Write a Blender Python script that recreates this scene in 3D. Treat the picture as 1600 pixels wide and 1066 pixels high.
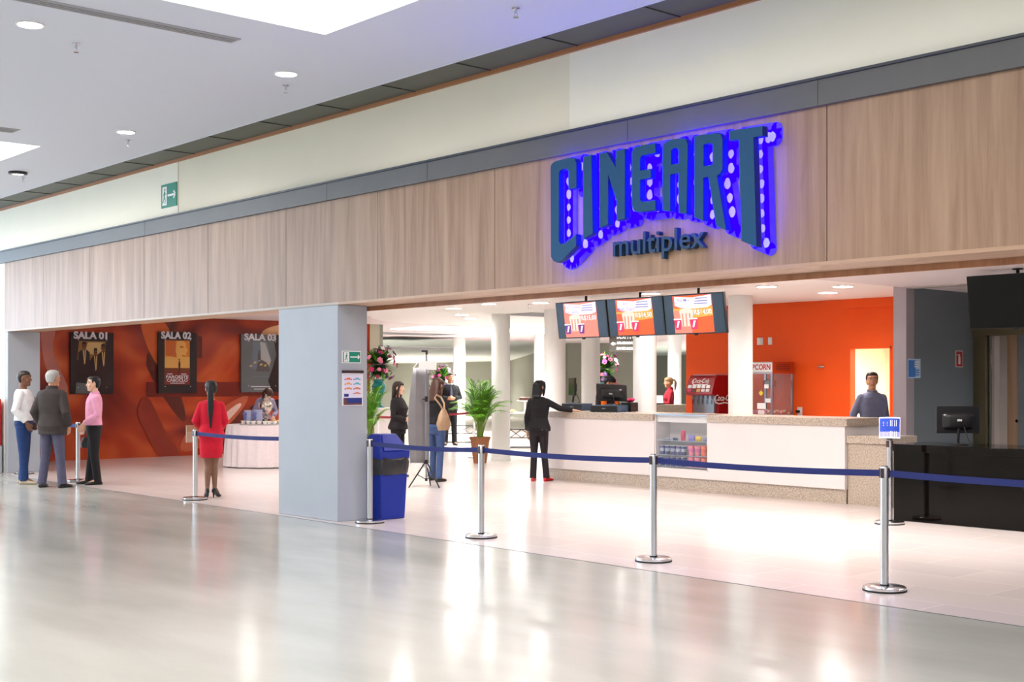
import bpy, bmesh, math, random
from mathutils import Vector, Matrix, geometry
random.seed(7)
for o in list(bpy.data.objects): bpy.data.objects.remove(o)
SC = bpy.context.scene
COL = SC.collection

# ------------------------------------------------------------------ camera, world, exposure
F = 1990.0; CX = 800.0; HY = 597.0; CH = 1.6
YAW = math.radians(48.5)
FW = Vector((-math.sin(YAW), math.cos(YAW), 0)); RT = Vector((math.cos(YAW), math.sin(YAW), 0))
cam = bpy.data.cameras.new('camera'); camo = bpy.data.objects.new('camera', cam); COL.objects.link(camo)
camo.location = (0, 0, CH); camo.rotation_euler = (math.radians(90), 0, YAW)
cam.sensor_width = 36.0; cam.lens = 36.0*F/1600.0; cam.shift_y = (HY-533.0)/1600.0
cam.clip_end = 300
SC.camera = camo
SC.view_settings.view_transform = 'Standard'; SC.view_settings.look = 'None'
SC.view_settings.gamma = 1.0; SC.view_settings.use_curve_mapping = False
SC.view_settings.exposure = 0.44
W = bpy.data.worlds.new('world'); SC.world = W; W.use_nodes = True
W.node_tree.nodes['Background'].inputs[0].default_value = (0.75, 0.86, 1.0, 1)
W.node_tree.nodes['Background'].inputs[1].default_value = 0.9

# ------------------------------------------------------------------ measuring helpers
def atw(px, py, w):                    # point at depth w
    u = (px-CX)*w/F
    p = RT*u + FW*w
    return Vector((p.x, p.y, CH-(py-HY)*w/F))
def atz(px, py, z=0.0):                # point of that height
    return atw(px, py, (CH-z)*F/(py-HY))
def aty(px, py, Y):                    # point on a plane parallel to the shop front
    r = (px-CX)/F
    X = (r*FW.y - RT.y)*Y/(RT.x - r*FW.x)
    w = FW.x*X + FW.y*Y
    return Vector((X, Y, CH-(py-HY)*w/F))
def atx(px, py, X):                    # point on a plane square to the shop front
    r = (px-CX)/F
    Y = (r*FW.x - RT.x)*X/(RT.y - r*FW.y)
    w = FW.x*X + FW.y*Y
    return Vector((X, Y, CH-(py-HY)*w/F))
def heading(a):                        # 0 = towards the right of the view, 90 = away, 180 = left, -90 = near
    a = math.radians(a); d = RT*math.cos(a) + FW*math.sin(a)
    return math.atan2(-d.x, d.y)

# ------------------------------------------------------------------ materials
def lin(c):
    c /= 255.0
    return c/12.92 if c <= 0.04045 else ((c+0.055)/1.055)**2.4
def S(r, g, b): return (lin(r), lin(g), lin(b), 1)
MATS = {}
def mat(name, col, rough=0.6, metal=0.0, noise=0.0, scale=8.0, emit=None, power=0.0, bump=0.0, alpha=1.0, trans=0.0, coat=0.0, spec=0.5, ior=1.45):
    if name in MATS: return MATS[name]
    m = bpy.data.materials.new(name); m.use_nodes = True; nt = m.node_tree
    b = nt.nodes['Principled BSDF']
    b.inputs['Base Color'].default_value = col; b.inputs['Roughness'].default_value = rough
    b.inputs['Metallic'].default_value = metal; b.inputs['Alpha'].default_value = alpha
    b.inputs['Transmission Weight'].default_value = trans; b.inputs['Coat Weight'].default_value = coat
    b.inputs['Specular IOR Level'].default_value = spec; b.inputs['IOR'].default_value = ior
    if emit is not None:
        b.inputs['Emission Color'].default_value = emit; b.inputs['Emission Strength'].default_value = power
    if noise > 0 or bump > 0:
        tc = nt.nodes.new('ShaderNodeTexCoord'); n = nt.nodes.new('ShaderNodeTexNoise')
        n.inputs['Scale'].default_value = scale; n.inputs['Detail'].default_value = 5
        nt.links.new(tc.outputs['Object'], n.inputs['Vector'])
        if noise > 0:
            mx = nt.nodes.new('ShaderNodeMixRGB'); mx.blend_type = 'MULTIPLY'
            mx.inputs['Fac'].default_value = 1.0; mx.inputs['Color1'].default_value = col
            mr = nt.nodes.new('ShaderNodeMapRange'); mr.inputs['From Min'].default_value = 0.3; mr.inputs['From Max'].default_value = 0.7
            mr.inputs['To Min'].default_value = 1-noise; mr.inputs['To Max'].default_value = 1+noise*0.3
            nt.links.new(n.outputs['Fac'], mr.inputs['Value']); nt.links.new(mr.outputs[0], mx.inputs['Color2'])
            nt.links.new(mx.outputs[0], b.inputs['Base Color'])
        if bump > 0:
            bp = nt.nodes.new('ShaderNodeBump'); bp.inputs['Strength'].default_value = bump
            bp.inputs['Distance'].default_value = 0.01
            nt.links.new(n.outputs['Fac'], bp.inputs['Height']); nt.links.new(bp.outputs[0], b.inputs['Normal'])
    MATS[name] = m
    return m
def nodes(name):
    m = bpy.data.materials.new(name); m.use_nodes = True; MATS[name] = m
    return m, m.node_tree, m.node_tree.nodes['Principled BSDF'], m.node_tree.nodes.new, m.node_tree.links.new
def ramp(nt, stops):
    r = nt.nodes.new('ShaderNodeValToRGB'); e = r.color_ramp.elements
    while len(e) > 1: e.remove(e[-1])
    e[0].position = stops[0][0]; e[0].color = stops[0][1]
    for p, c in stops[1:]:
        k = e.new(p); k.color = c
    return r
def wood(name, c1, c2, c3, sc=(9, 9, 0.55), rough=0.45):
    m, nt, b, N, L = nodes(name)
    tc = N('ShaderNodeTexCoord'); mp = N('ShaderNodeMapping'); mp.inputs['Scale'].default_value = sc
    n = N('ShaderNodeTexNoise'); n.inputs['Scale'].default_value = 1.0; n.inputs['Detail'].default_value = 9; n.inputs['Roughness'].default_value = 0.62
    n.inputs['Distortion'].default_value = 0.35
    L(tc.outputs['Object'], mp.inputs[0]); L(mp.outputs[0], n.inputs['Vector'])
    r = ramp(nt, [(0.30, c1), (0.50, c2), (0.72, c3)]); L(n.outputs['Fac'], r.inputs[0]); L(r.outputs[0], b.inputs['Base Color'])
    b.inputs['Roughness'].default_value = rough; b.inputs['Specular IOR Level'].default_value = 0.4
    return m
wood('fascia_wood', S(128, 98, 76), S(152, 121, 98), S(170, 140, 116))
wood('lip_wood', S(150, 98, 66), S(172, 118, 84), S(186, 134, 98))
wood('underside_wood', S(165, 132, 108), S(180, 147, 122), S(192, 160, 136), sc=(0.5, 9, 9))
wood('door_wood', S(140, 112, 88), S(160, 130, 104), S(176, 146, 120))
# polished mall floor
m, nt, b, N, L = nodes('mall_floor')
tc = N('ShaderNodeTexCoord'); mp = N('ShaderNodeMapping'); mp.inputs['Rotation'].default_value = (0, 0, YAW); mp.inputs['Scale'].default_value = (0.5, 1.6, 1)
n = N('ShaderNodeTexNoise'); n.inputs['Scale'].default_value = 1.0; n.inputs['Detail'].default_value = 7
L(tc.outputs['Object'], mp.inputs[0]); L(mp.outputs[0], n.inputs['Vector'])
r = ramp(nt, [(0.3, S(170, 171, 165)), (0.7, S(186, 186, 180))]); L(n.outputs['Fac'], r.inputs[0]); L(r.outputs[0], b.inputs['Base Color'])
mr = N('ShaderNodeMapRange'); mr.inputs['To Min'].default_value = 0.10; mr.inputs['To Max'].default_value = 0.22; L(n.outputs['Fac'], mr.inputs['Value']); L(mr.outputs[0], b.inputs['Roughness'])
n2 = N('ShaderNodeTexNoise'); n2.inputs['Scale'].default_value = 2.2; n2.inputs['Detail'].default_value = 4; L(mp.outputs[0], n2.inputs['Vector'])
bp = N('ShaderNodeBump'); bp.inputs['Strength'].default_value = 0.10; bp.inputs['Distance'].default_value = 0.02; L(n2.outputs['Fac'], bp.inputs['Height']); L(bp.outputs[0], b.inputs['Normal'])
b.inputs['Specular IOR Level'].default_value = 0.65
# tiled foyer floor
m, nt, b, N, L = nodes('foyer_floor')
tc = N('ShaderNodeTexCoord'); br = N('ShaderNodeTexBrick'); br.inputs['Scale'].default_value = 1.0
br.inputs['Brick Width'].default_value = 1.2; br.inputs['Row Height'].default_value = 0.6; br.inputs['Mortar Size'].default_value = 0.006
br.inputs['Color1'].default_value = S(222, 210, 206); br.inputs['Color2'].default_value = S(214, 203, 199); br.inputs['Mortar'].default_value = S(236, 226, 222)
br.inputs['Mortar Smooth'].default_value = 0.3
L(tc.outputs['Object'], br.inputs['Vector']); L(br.outputs['Color'], b.inputs['Base Color'])
b.inputs['Roughness'].default_value = 0.2; b.inputs['Specular IOR Level'].default_value = 0.6
# granite
m, nt, b, N, L = nodes('granite')
tc = N('ShaderNodeTexCoord'); n = N('ShaderNodeTexNoise'); n.inputs['Scale'].default_value = 60; n.inputs['Detail'].default_value = 6; n.inputs['Roughness'].default_value = 0.7
L(tc.outputs['Object'], n.inputs['Vector'])
r = ramp(nt, [(0.34, S(128, 110, 92)), (0.46, S(176, 160, 142)), (0.58, S(198, 184, 168)), (0.7, S(216, 204, 190))]); L(n.outputs['Fac'], r.inputs[0]); L(r.outputs[0], b.inputs['Base Color'])
b.inputs['Roughness'].default_value = 0.3
# red mural print: broad soft folds of orange and dark red
m, nt, b, N, L = nodes('mural_print')
tc = N('ShaderNodeTexCoord'); mp = N('ShaderNodeMapping'); mp.inputs['Scale'].default_value = (1, 0.42, 0.5); mp.inputs['Rotation'].default_value = (0.5, 0, 0)
n = N('ShaderNodeTexNoise'); n.inputs['Scale'].default_value = 1.1; n.inputs['Detail'].default_value = 1.5; n.inputs['Distortion'].default_value = 1.6
L(tc.outputs['Object'], mp.inputs[0]); L(mp.outputs[0], n.inputs['Vector'])
r = ramp(nt, [(0.28, S(96, 22, 10)), (0.42, S(150, 42, 16)), (0.55, S(184, 62, 22)), (0.66, S(206, 88, 36)), (0.8, S(226, 120, 70))]); L(n.outputs['Fac'], r.inputs[0]); L(r.outputs[0], b.inputs['Base Color'])
b.inputs['Roughness'].default_value = 0.25

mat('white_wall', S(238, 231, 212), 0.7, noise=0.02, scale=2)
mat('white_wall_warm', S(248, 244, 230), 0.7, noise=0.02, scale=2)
mat('ceiling_white', S(214, 218, 230), 0.8)
mat('foyer_ceiling', S(226, 214, 214), 0.8)
mat('disc_white', S(244, 240, 238), 0.8)
mat('hall_ceiling', S(214, 224, 216), 0.8)
mat('pillar_grey', S(170, 176, 186), 0.55, noise=0.03, scale=3)
mat('band_grey', S(90, 90, 92), 0.45, noise=0.05, scale=5)
mat('band_edge', S(48, 52, 66), 0.4)
mat('soffit_dark', S(88, 88, 78), 0.5, noise=0.05, scale=3)
mat('soffit_joint', S(60, 60, 54), 0.6)
mat('copper', S(168, 112, 66), 0.5)
mat('hall_grey', S(142, 144, 132), 0.7, noise=0.02)
mat('beige_wall', S(186, 180, 160), 0.7)
mat('column_white', S(238, 238, 236), 0.6)
mat('orange_wall', S(250, 90, 10), 0.6, noise=0.03, scale=2)
mat('grey_wall', S(118, 126, 132), 0.55, noise=0.03, scale=2)
mat('grey_post', S(170, 160, 167), 0.55)
mat('beam_beige', S(186, 176, 168), 0.6)
mat('olive_metal', S(104, 96, 72), 0.35, metal=0.3)
mat('cream_room', S(250, 240, 220), 0.8)
mat('counter_white', S(232, 224, 222), 0.45, noise=0.015, scale=2)
mat('black_gloss', S(10, 6, 5), 0.06, spec=0.2)
mat('off_screen', S(12, 10, 9), 0.1, spec=0.25)
mat('black_plastic', S(26, 25, 28), 0.35)
mat('dark_screen', S(20, 26, 34), 0.12)
mat('chrome', S(214, 214, 218), 0.16, metal=1.0)
mat('brushed', S(200, 200, 204), 0.3, metal=1.0)
mat('rubber', S(24, 23, 25), 0.6)
mat('cap_brown', S(62, 40, 44), 0.4)
mat('belt_blue', S(26, 38, 104), 0.7, noise=0.05, scale=40)
mat('belt_red', S(140, 24, 40), 0.7)
mat('sign_teal', S(14, 70, 112), 0.5, spec=0.3)
mat('sign_side', S(22, 34, 120), 0.5)
mat('word_teal', S(22, 58, 84), 0.5)
mat('green_sign', S(12, 120, 100), 0.5, emit=S(12, 120, 100), power=0.15)
mat('paper_white', S(242, 242, 242), 0.6)
mat('lamp_glow', S(255, 255, 255), 0.5, emit=(1, 0.97, 0.93, 1), power=7.0)
mat('lamp_frame', S(236, 236, 236), 0.4)
mat('skylight_glass', S(250, 250, 255), 0.4, emit=(1.0, 0.975, 0.945, 1), power=3.1)
mat('added_daylight', S(235, 244, 255), 0.4, emit=(0.55, 0.76, 1.0, 1), power=5.0)
mat('hall_glow', S(250, 250, 255), 0.4, emit=(0.95, 1.0, 0.97, 1), power=6.0)
mat('halo_blue', S(60, 50, 255), 0.4, emit=(0.015, 0.0, 1.0, 1), power=1.6)
mat('hot_spot_white', S(150, 146, 230), 0.4, emit=(0.45, 0.42, 1.0, 1), power=0.5)
mat('led_strip', S(40, 30, 255), 0.4, emit=(0.03, 0.01, 1.0, 1), power=260.0)
mat('blue_bin', S(6, 40, 150), 0.4)
mat('bag_black', S(38, 38, 42), 0.25, bump=0.8, scale=30)
mat('red_paint', S(190, 22, 26), 0.3, coat=0.3)
mat('dark_red', S(160, 10, 20), 0.25, coat=0.4)
mat('steel', S(150, 152, 158), 0.28, metal=0.9)
mat('glass', S(200, 210, 214), 0.03, alpha=0.07, spec=0.6)
mat('terracotta', S(150, 98, 62), 0.6, noise=0.1)
mat('palm_green', S(122, 190, 48), 0.5, noise=0.35, scale=5)
mat('palm_stem', S(120, 148, 60), 0.5)
mat('leaf_dark', S(44, 82, 44), 0.5, noise=0.3, scale=12)
mat('teal_vase', S(10, 110, 110), 0.25)
mat('cloth_white', S(244, 230, 234), 0.8, noise=0.06, scale=26)

# ------------------------------------------------------------------ mesh builder
class M:
    def __init__(s): s.v = []; s.f = []; s.m = []; s.slots = []
    def slot(s, name):
        if name not in s.slots: s.slots.append(name)
        return s.slots.index(name)
    def add(s, vs, fs, mt):
        k = len(s.v); s.v += [Vector(p) for p in vs]; i = s.slot(mt)
        for f in fs: s.f.append([k+q for q in f]); s.m.append(i)
        return s
    def box(s, x0, x1, y0, y1, z0, z1, mt):
        return s.add([(x0,y0,z0),(x1,y0,z0),(x1,y1,z0),(x0,y1,z0),(x0,y0,z1),(x1,y0,z1),(x1,y1,z1),(x0,y1,z1)],
                     [(0,3,2,1),(4,5,6,7),(0,1,5,4),(1,2,6,5),(2,3,7,6),(3,0,4,7)], mt)
    def loft(s, rings, mt, n=16, cap=True, power=1.0):
        vs = []; fs = []
        for c, a, b_ in rings:
            c = Vector(c); a = Vector(a); b_ = Vector(b_)
            for k in range(n):
                t = 2*math.pi*k/n; co = math.cos(t); si = math.sin(t)
                if power != 1.0:
                    co = math.copysign(abs(co)**power, co); si = math.copysign(abs(si)**power, si)
                vs.append(c + a*co + b_*si)
        for i in range(len(rings)-1):
            for k in range(n):
                q = (k+1) % n
                fs.append((i*n+k, i*n+q, (i+1)*n+q, (i+1)*n+k))
        if cap:
            fs.append(tuple(reversed(range(n)))); fs.append(tuple(range((len(rings)-1)*n, len(rings)*n)))
        return s.add(vs, fs, mt)
    def lathe(s, prof, mt, c=(0, 0), n=24, cap=True):
        return s.loft([((c[0], c[1], z), (r, 0, 0), (0, r, 0)) for r, z in prof], mt, n, cap)
    def tube(s, pts, rad, mt, n=10, cap=True, round_ends=False, flat=1.0):
        pts = [Vector(p) for p in pts]
        rads = list(rad) if hasattr(rad, '__len__') else [rad]*len(pts)
        if round_ends:
            d0 = (pts[0]-pts[1]).normalized(); d1 = (pts[-1]-pts[-2]).normalized()
            r0, r1 = rads[0], rads[-1]
            a = [pts[0]+d0*r0*0.95, pts[0]+d0*r0*0.7]; ar = [r0*0.25, r0*0.72]
            z = [pts[-1]+d1*r1*0.7, pts[-1]+d1*r1*0.95]; zr = [r1*0.72, r1*0.25]
            pts = a+pts+z; rads = ar+rads+zr
        rings = []; ref = None
        for i, p in enumerate(pts):
            t = (pts[min(i+1, len(pts)-1)]-pts[max(i-1, 0)]).normalized()
            if ref is None:
                ref = Vector((1, 0, 0)) if abs(t.x) < 0.8 else Vector((0, 1, 0))
            a = (ref - t*ref.dot(t)).normalized(); ref = a
            b_ = t.cross(a)
            rings.append((p, a*rads[i], b_*rads[i]*flat))
        return s.loft(rings, mt, n, cap)
    def ball(s, c, r, mt, n=14, k=8):
        c = Vector(c); r = r if hasattr(r, '__len__') else (r, r, r)
        rings = []
        for i in range(k+1):
            t = math.pi*(i+0.12)/(k+0.24) - math.pi/2
            q = math.cos(t)
            rings.append((c+Vector((0, 0, r[2]*math.sin(t))), (r[0]*q, 0, 0), (0, r[1]*q, 0)))
        return s.loft(rings, mt, n)
    def prism(s, outer, holes, fn, d0, d1, mt, side=None):
        """outline in 2D, fn(x, y, d) gives the 3D point"""
        polys = [[Vector((p[0], p[1], 0)) for p in outer]] + [[Vector((p[0], p[1], 0)) for p in h] for h in holes]
        flat = [p for q in polys for p in q]; tris = geometry.tessellate_polygon(polys)
        nfl = len(flat)
        vs = [fn(p.x, p.y, d0) for p in flat] + [fn(p.x, p.y, d1) for p in flat]
        area = sum((polys[0][i].x*polys[0][(i+1) % len(polys[0])].y - polys[0][(i+1) % len(polys[0])].x*polys[0][i].y) for i in range(len(polys[0])))
        k = len(s.v); s.v += [Vector(p) for p in vs]; i0 = s.slot(mt); i1 = s.slot(side or mt)
        for t in tris: s.f.append([k+q for q in t]); s.m.append(i0)
        if d0 != d1:
            for t in tris: s.f.append([k+nfl+q for q in reversed(t)]); s.m.append(i1)
            o = 0
            for q in polys:
                for j in range(len(q)):
                    a = o+j; b_ = o+(j+1) % len(q)
                    s.f.append([k+a, k+b_, k+nfl+b_, k+nfl+a]); s.m.append(i1)
                o += len(q)
        return s
    def text(s, txt, fn, d0, d1, size, mt, x=0, y=0, align='CENTER', bold=0.0, shear=0.0, width=None):
        """text laid out in the local u, v plane; fn(u, v, d)"""
        cu = bpy.data.curves.new('lettering', 'FONT'); cu.body = txt; cu.size = size; cu.offset = bold; cu.shear = shear
        cu.align_x = align; cu.resolution_u = 3; cu.extrude = 0.0
        ob = bpy.data.objects.new('lettering', cu); COL.objects.link(ob)
        dg = bpy.context.evaluated_depsgraph_get(); me = bpy.data.meshes.new_from_object(ob.evaluated_get(dg))
        vs = [(v.co.x, v.co.y) for v in me.vertices]; fs = [tuple(p.vertices) for p in me.polygons]
        bpy.data.objects.remove(ob); bpy.data.curves.remove(cu)
        if vs and width:
            lo = min(p[0] for p in vs); hi = max(p[0] for p in vs); mid = (lo+hi)/2; k = width/(hi-lo)
            vs = [((p[0]-mid)*k, p[1]) for p in vs]
        bpy.data.meshes.remove(me)
        vs = [(p[0]+x, p[1]+y) for p in vs]
        if d0 == d1: return s.add([fn(a, b_, d0) for a, b_ in vs], fs, mt)
        n = len(vs); cnt = {}
        for f in fs:
            for i in range(len(f)):
                e = (f[i], f[(i+1) % len(f)]); cnt[tuple(sorted(e))] = cnt.get(tuple(sorted(e)), 0)+1
        allf = list(fs) + [tuple(n+q for q in reversed(f)) for f in fs]
        for f in fs:
            for i in range(len(f)):
                e = (f[i], f[(i+1) % len(f)])
                if cnt[tuple(sorted(e))] == 1: allf.append((e[0], e[1], n+e[1], n+e[0]))
        return s.add([fn(a, b_, d0) for a, b_ in vs]+[fn(a, b_, d1) for a, b_ in vs], allf, mt)
    def build(s, name, parent=None, loc=(0, 0, 0), rotz=0.0, bevel=0.0, smooth=True, angle=38, fixn=True):
        me = bpy.data.meshes.new(name); me.from_pydata([tuple(p) for p in s.v], [], s.f)
        for q in s.slots: me.materials.append(MATS[q])
        me.polygons.foreach_set('material_index', s.m)
        if fixn:
            bm = bmesh.new(); bm.from_mesh(me); bmesh.ops.recalc_face_normals(bm, faces=bm.faces); bm.to_mesh(me); bm.free()
        if smooth:
            me.polygons.foreach_set('use_smooth', [True]*len(me.polygons)); me.set_sharp_from_angle(angle=math.radians(angle))
        o = bpy.data.objects.new(name, me); COL.objects.link(o)
        o.location = loc; o.rotation_euler = (0, 0, rotz)
        if parent: o.parent = parent
        if bevel > 0:
            bv = o.modifiers.new('bevel', 'BEVEL'); bv.width = bevel; bv.segments = 2; bv.limit_method = 'ANGLE'; bv.angle_limit = math.radians(40)
        return o
def tag(o, label=None, cat=None, group=None, kind=None):
    if label: o['label'] = label
    if cat: o['category'] = cat
    if group: o['group'] = group
    if kind: o['kind'] = kind
    return o
def thing(name, label, cat, loc=(0, 0, 0), rotz=0.0, group=None):
    o = bpy.data.objects.new(name, None); COL.objects.link(o); o.empty_display_size = 0.1
    o.location = loc; o.rotation_euler = (0, 0, rotz)
    return tag(o, label, cat, group)
def dup(root, loc, rotz=None, label=None, group=None):
    def cp(o, parent):
        c = o.copy(); COL.objects.link(c); c.parent = parent
        for ch in o.children: cp(ch, c)
        return c
    r = cp(root, None); r.location = loc
    if rotz is not None: r.rotation_euler = (0, 0, rotz)
    if label: r['label'] = label
    if group: r['group'] = group
    return r
def struct(name, m, **k):
    o = m.build(name, **k); o['kind'] = 'structure'; return o
def face_y(X, Y, Z):                    # local u = +X, v = +Z, depth towards the viewer (-Y)
    return lambda u, v, d: Vector((X+u, Y-d, Z+v))
def face_x(X, Y, Z):                    # local u = +Y, v = +Z, depth towards +X
    return lambda u, v, d: Vector((X+d, Y+u, Z+v))
def R_(x0, y0, x1, y1): return [(x0, y0), (x1, y0), (x1, y1), (x0, y1)]

# ================================================================== THE SETTING
FY = 8.15                                        # plane of the shop front
ZC = 4.6; Z3 = 3.0
m = M(); m.box(-62, 16, -13, 8.02, -0.1, 0, 'mall_floor'); struct('floor', m)
m = M(); m.box(-62, 16, 8.02, 62, -0.1, 0, 'foyer_floor'); m.box(-62, 16, 8.012, 8.028, -0.05, 0.0015, 'band_edge'); struct('floor_foyer', m)

# mall ceiling with skylight wells
m = M()
sky = [(-40, -31, 1.5, 6.25), (-26, -16.12, 1.5, 6.25), (-9.31, -2.6, 1.3, 6.08), (3.5, 10, 1.5, 6.1), (-26, -16.12, -9, -3), (-9.31, -2.6, -9, -3), (3.5, 10, -9, -3), (-40, -31, -9, -3)]
CE = 7.52
xs = sorted(set([-62, 16]+[a for q in sky for a in q[:2]])); ys = sorted(set([-13, CE]+[a for q in sky for a in q[2:]]))
for i in range(len(xs)-1):
    for j in range(len(ys)-1):
        cx = (xs[i]+xs[i+1])/2; cy = (ys[j]+ys[j+1])/2
        if any(a < cx < b_ and c < cy < d for a, b_, c, d in sky): continue
        m.add([(xs[i], ys[j], ZC), (xs[i+1], ys[j], ZC), (xs[i+1], ys[j+1], ZC), (xs[i], ys[j+1], ZC)], [(0, 1, 2, 3)], 'ceiling_white')
for a, b_, c, d in sky:
    z = ZC+0.7
    for p, q in (((a, c), (b_, c)), ((b_, c), (b_, d)), ((b_, d), (a, d)), ((a, d), (a, c))):
        m.add([(p[0], p[1], ZC), (q[0], q[1], ZC), (q[0], q[1], z), (p[0], p[1], z)], [(0, 1, 2, 3)], 'white_wall_warm')
m.box(-62, 16, CE-0.03, CE, ZC-0.005, ZC+0.10, 'ceiling_white')
struct('ceiling', m, fixn=False)
for i, (a, b_, c, d) in enumerate(sky):
    m = M(); z = ZC+0.66
    m.add([(a, c, z), (b_, c, z), (b_, d, z), (a, d, z)], [(0, 1, 2, 3)], 'skylight_glass')
    struct('window_%d' % (i+1), m, fixn=False)
m = M(); m.add([(-36, -12.9, 0.3), (-36, 7.9, 0.3), (-36, 7.9, 4.4), (-36, -12.9, 4.4)], [(0, 1, 2, 3)], 'added_daylight'); struct('window_20', m, fixn=False)  # unseen glowing panel added for cool light from the left
# dark metal soffit strip between ceiling and wall
m = M(); m.box(-62, 16, CE, FY+0.1, ZC+0.06, ZC+0.1, 'soffit_dark')
x = -40.0
while x < 15:
    m.box(x, x+0.012, CE, FY-0.02, ZC+0.052, ZC+0.062, 'soffit_joint'); x += 1.22
m.box(-62, 16, FY-0.03, FY, ZC+0.02, ZC+0.065, 'copper')
struct('trim_1', m)
# white upper wall above the shop front
m = M()
xa = aty(278, 250, FY).x; xb = aty(890, 150, FY).x
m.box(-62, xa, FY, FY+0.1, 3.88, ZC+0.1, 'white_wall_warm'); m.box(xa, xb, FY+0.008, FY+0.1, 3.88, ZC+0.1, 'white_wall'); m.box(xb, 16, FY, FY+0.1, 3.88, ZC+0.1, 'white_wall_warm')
struct('wall_upper', m)
m = M(); m.box(-62, 16, FY-0.04, FY+0.1, 3.69, 3.885, 'band_grey'); m.box(-62, 16, FY-0.06, FY+0.1, 3.885, 3.905, 'band_edge')  # dark top strip painted in as the band's shadow line
for px in (515, 672, 985, 1282, 230):
    x = aty(px, 250, FY).x; m.box(x, x+0.006, FY-0.042, FY, 3.69, 3.885, 'band_edge')
struct('trim_2', m)
# wood fascia of separate panels
XL = aty(8, 500, FY).x
joints = [XL]+[aty(px, 450, FY).x for px in (68, 140, 225, 325, 447, 590, 773, 1292)]
last = joints[-1]; joints += [last+2.0, last+4.0, last+6.0, last+8.0]
m = M()
for i in range(len(joints)-1):
    m.box(joints[i]+0.004, joints[i+1]-0.004, FY, FY+0.03, 2.5, 3.69, 'fascia_wood')
m.box(XL, joints[-1], FY+0.03, FY+0.09, 2.5, 3.69, 'beam_beige')
struct('wall_front', m)
m = M(); m.box(XL, joints[-1], FY, 8.65, 2.485, 2.5, 'underside_wood'); m.box(-12.2, joints[-1], FY-0.001, FY+0.03, 2.484, 2.512, 'underside_wood')
m.box(XL, -12.2, FY-0.002, FY+0.03, 2.484, 2.512, 'beam_beige')
m.box(XL, joints[-1], 8.60, 8.66, 2.5, Z3+0.05, 'foyer_ceiling'); struct('trim_3', m)
m = M()                                            # wooden lip hanging behind the fascia, its left end curved down
xl = -14.1
pts = []
for k in range(9):
    t = k/8.0; pts.append((xl+1.6*t, 2.436-0.055*(1-t)**2))
out = [(xl, 2.5)]+pts+[(joints[-1], 2.436), (joints[-1], 2.5)]
m.prism(out, [], lambda a, b_, d: Vector((a, 8.66+d, b_)), 0, 0.03, 'lip_wood'); struct('trim_4', m)
# foyer ceilings
XCUT = -33.0
m = M()
m.add([(XCUT, 8.6, Z3), (-9.55, 8.6, Z3), (-9.55, 50, Z3), (XCUT, 50, Z3)], [(0, 1, 2, 3)], 'foyer_ceiling')
m.add([(-9.55, 8.6, 2.9), (16, 8.6, 2.9), (16, 20, 2.9), (-9.55, 20, 2.9)], [(0, 1, 2, 3)], 'foyer_ceiling')
m.add([(-9.55, 8.6, 2.9), (-9.55, 20, 2.9), (-9.55, 20, 3.0), (-9.55, 8.6, 3.0)], [(0, 1, 2, 3)], 'foyer_ceiling')
m.add([(XCUT, 8.6, Z3), (XCUT, 60, Z3), (-56, 60, 2.2), (-56, 8.6, 2.2)], [(0, 1, 2, 3)], 'hall_ceiling')
struct('ceiling_foyer', m, fixn=False)
zd = 2.975
bd = [atz(*p, zd) for p in ((578, 494), (582, 498), (600, 502), (620, 504.2), (652, 506), (700, 508), (780, 509), (860, 509.5))]
bd = [(p.x, p.y) for p in bd] + [(-15.75, 18.1), (-9.8, 18.25), (-9.8, 8.9), (-20.5, 8.9), (-21.6, 10.5), (-22.1, 12.5)]
m = M(); m.prism(bd, [], lambda a, b_, d: Vector((a, b_, zd+d)), 0, 0.024, 'disc_white'); struct('ceiling_disc', m)
gl = [atz(*p, 2.985) for p in ((610, 515), (670, 510.6), (768, 513.8), (853, 514.8), (853, 522.6), (768, 519.6), (690, 516.5))]
m = M(); m.prism([(p.x, p.y) for p in gl], [], lambda a, b_, d: Vector((a, b_, 2.985+d)), 0, 0.012, 'hall_glow'); struct('window_9', m)

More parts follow.
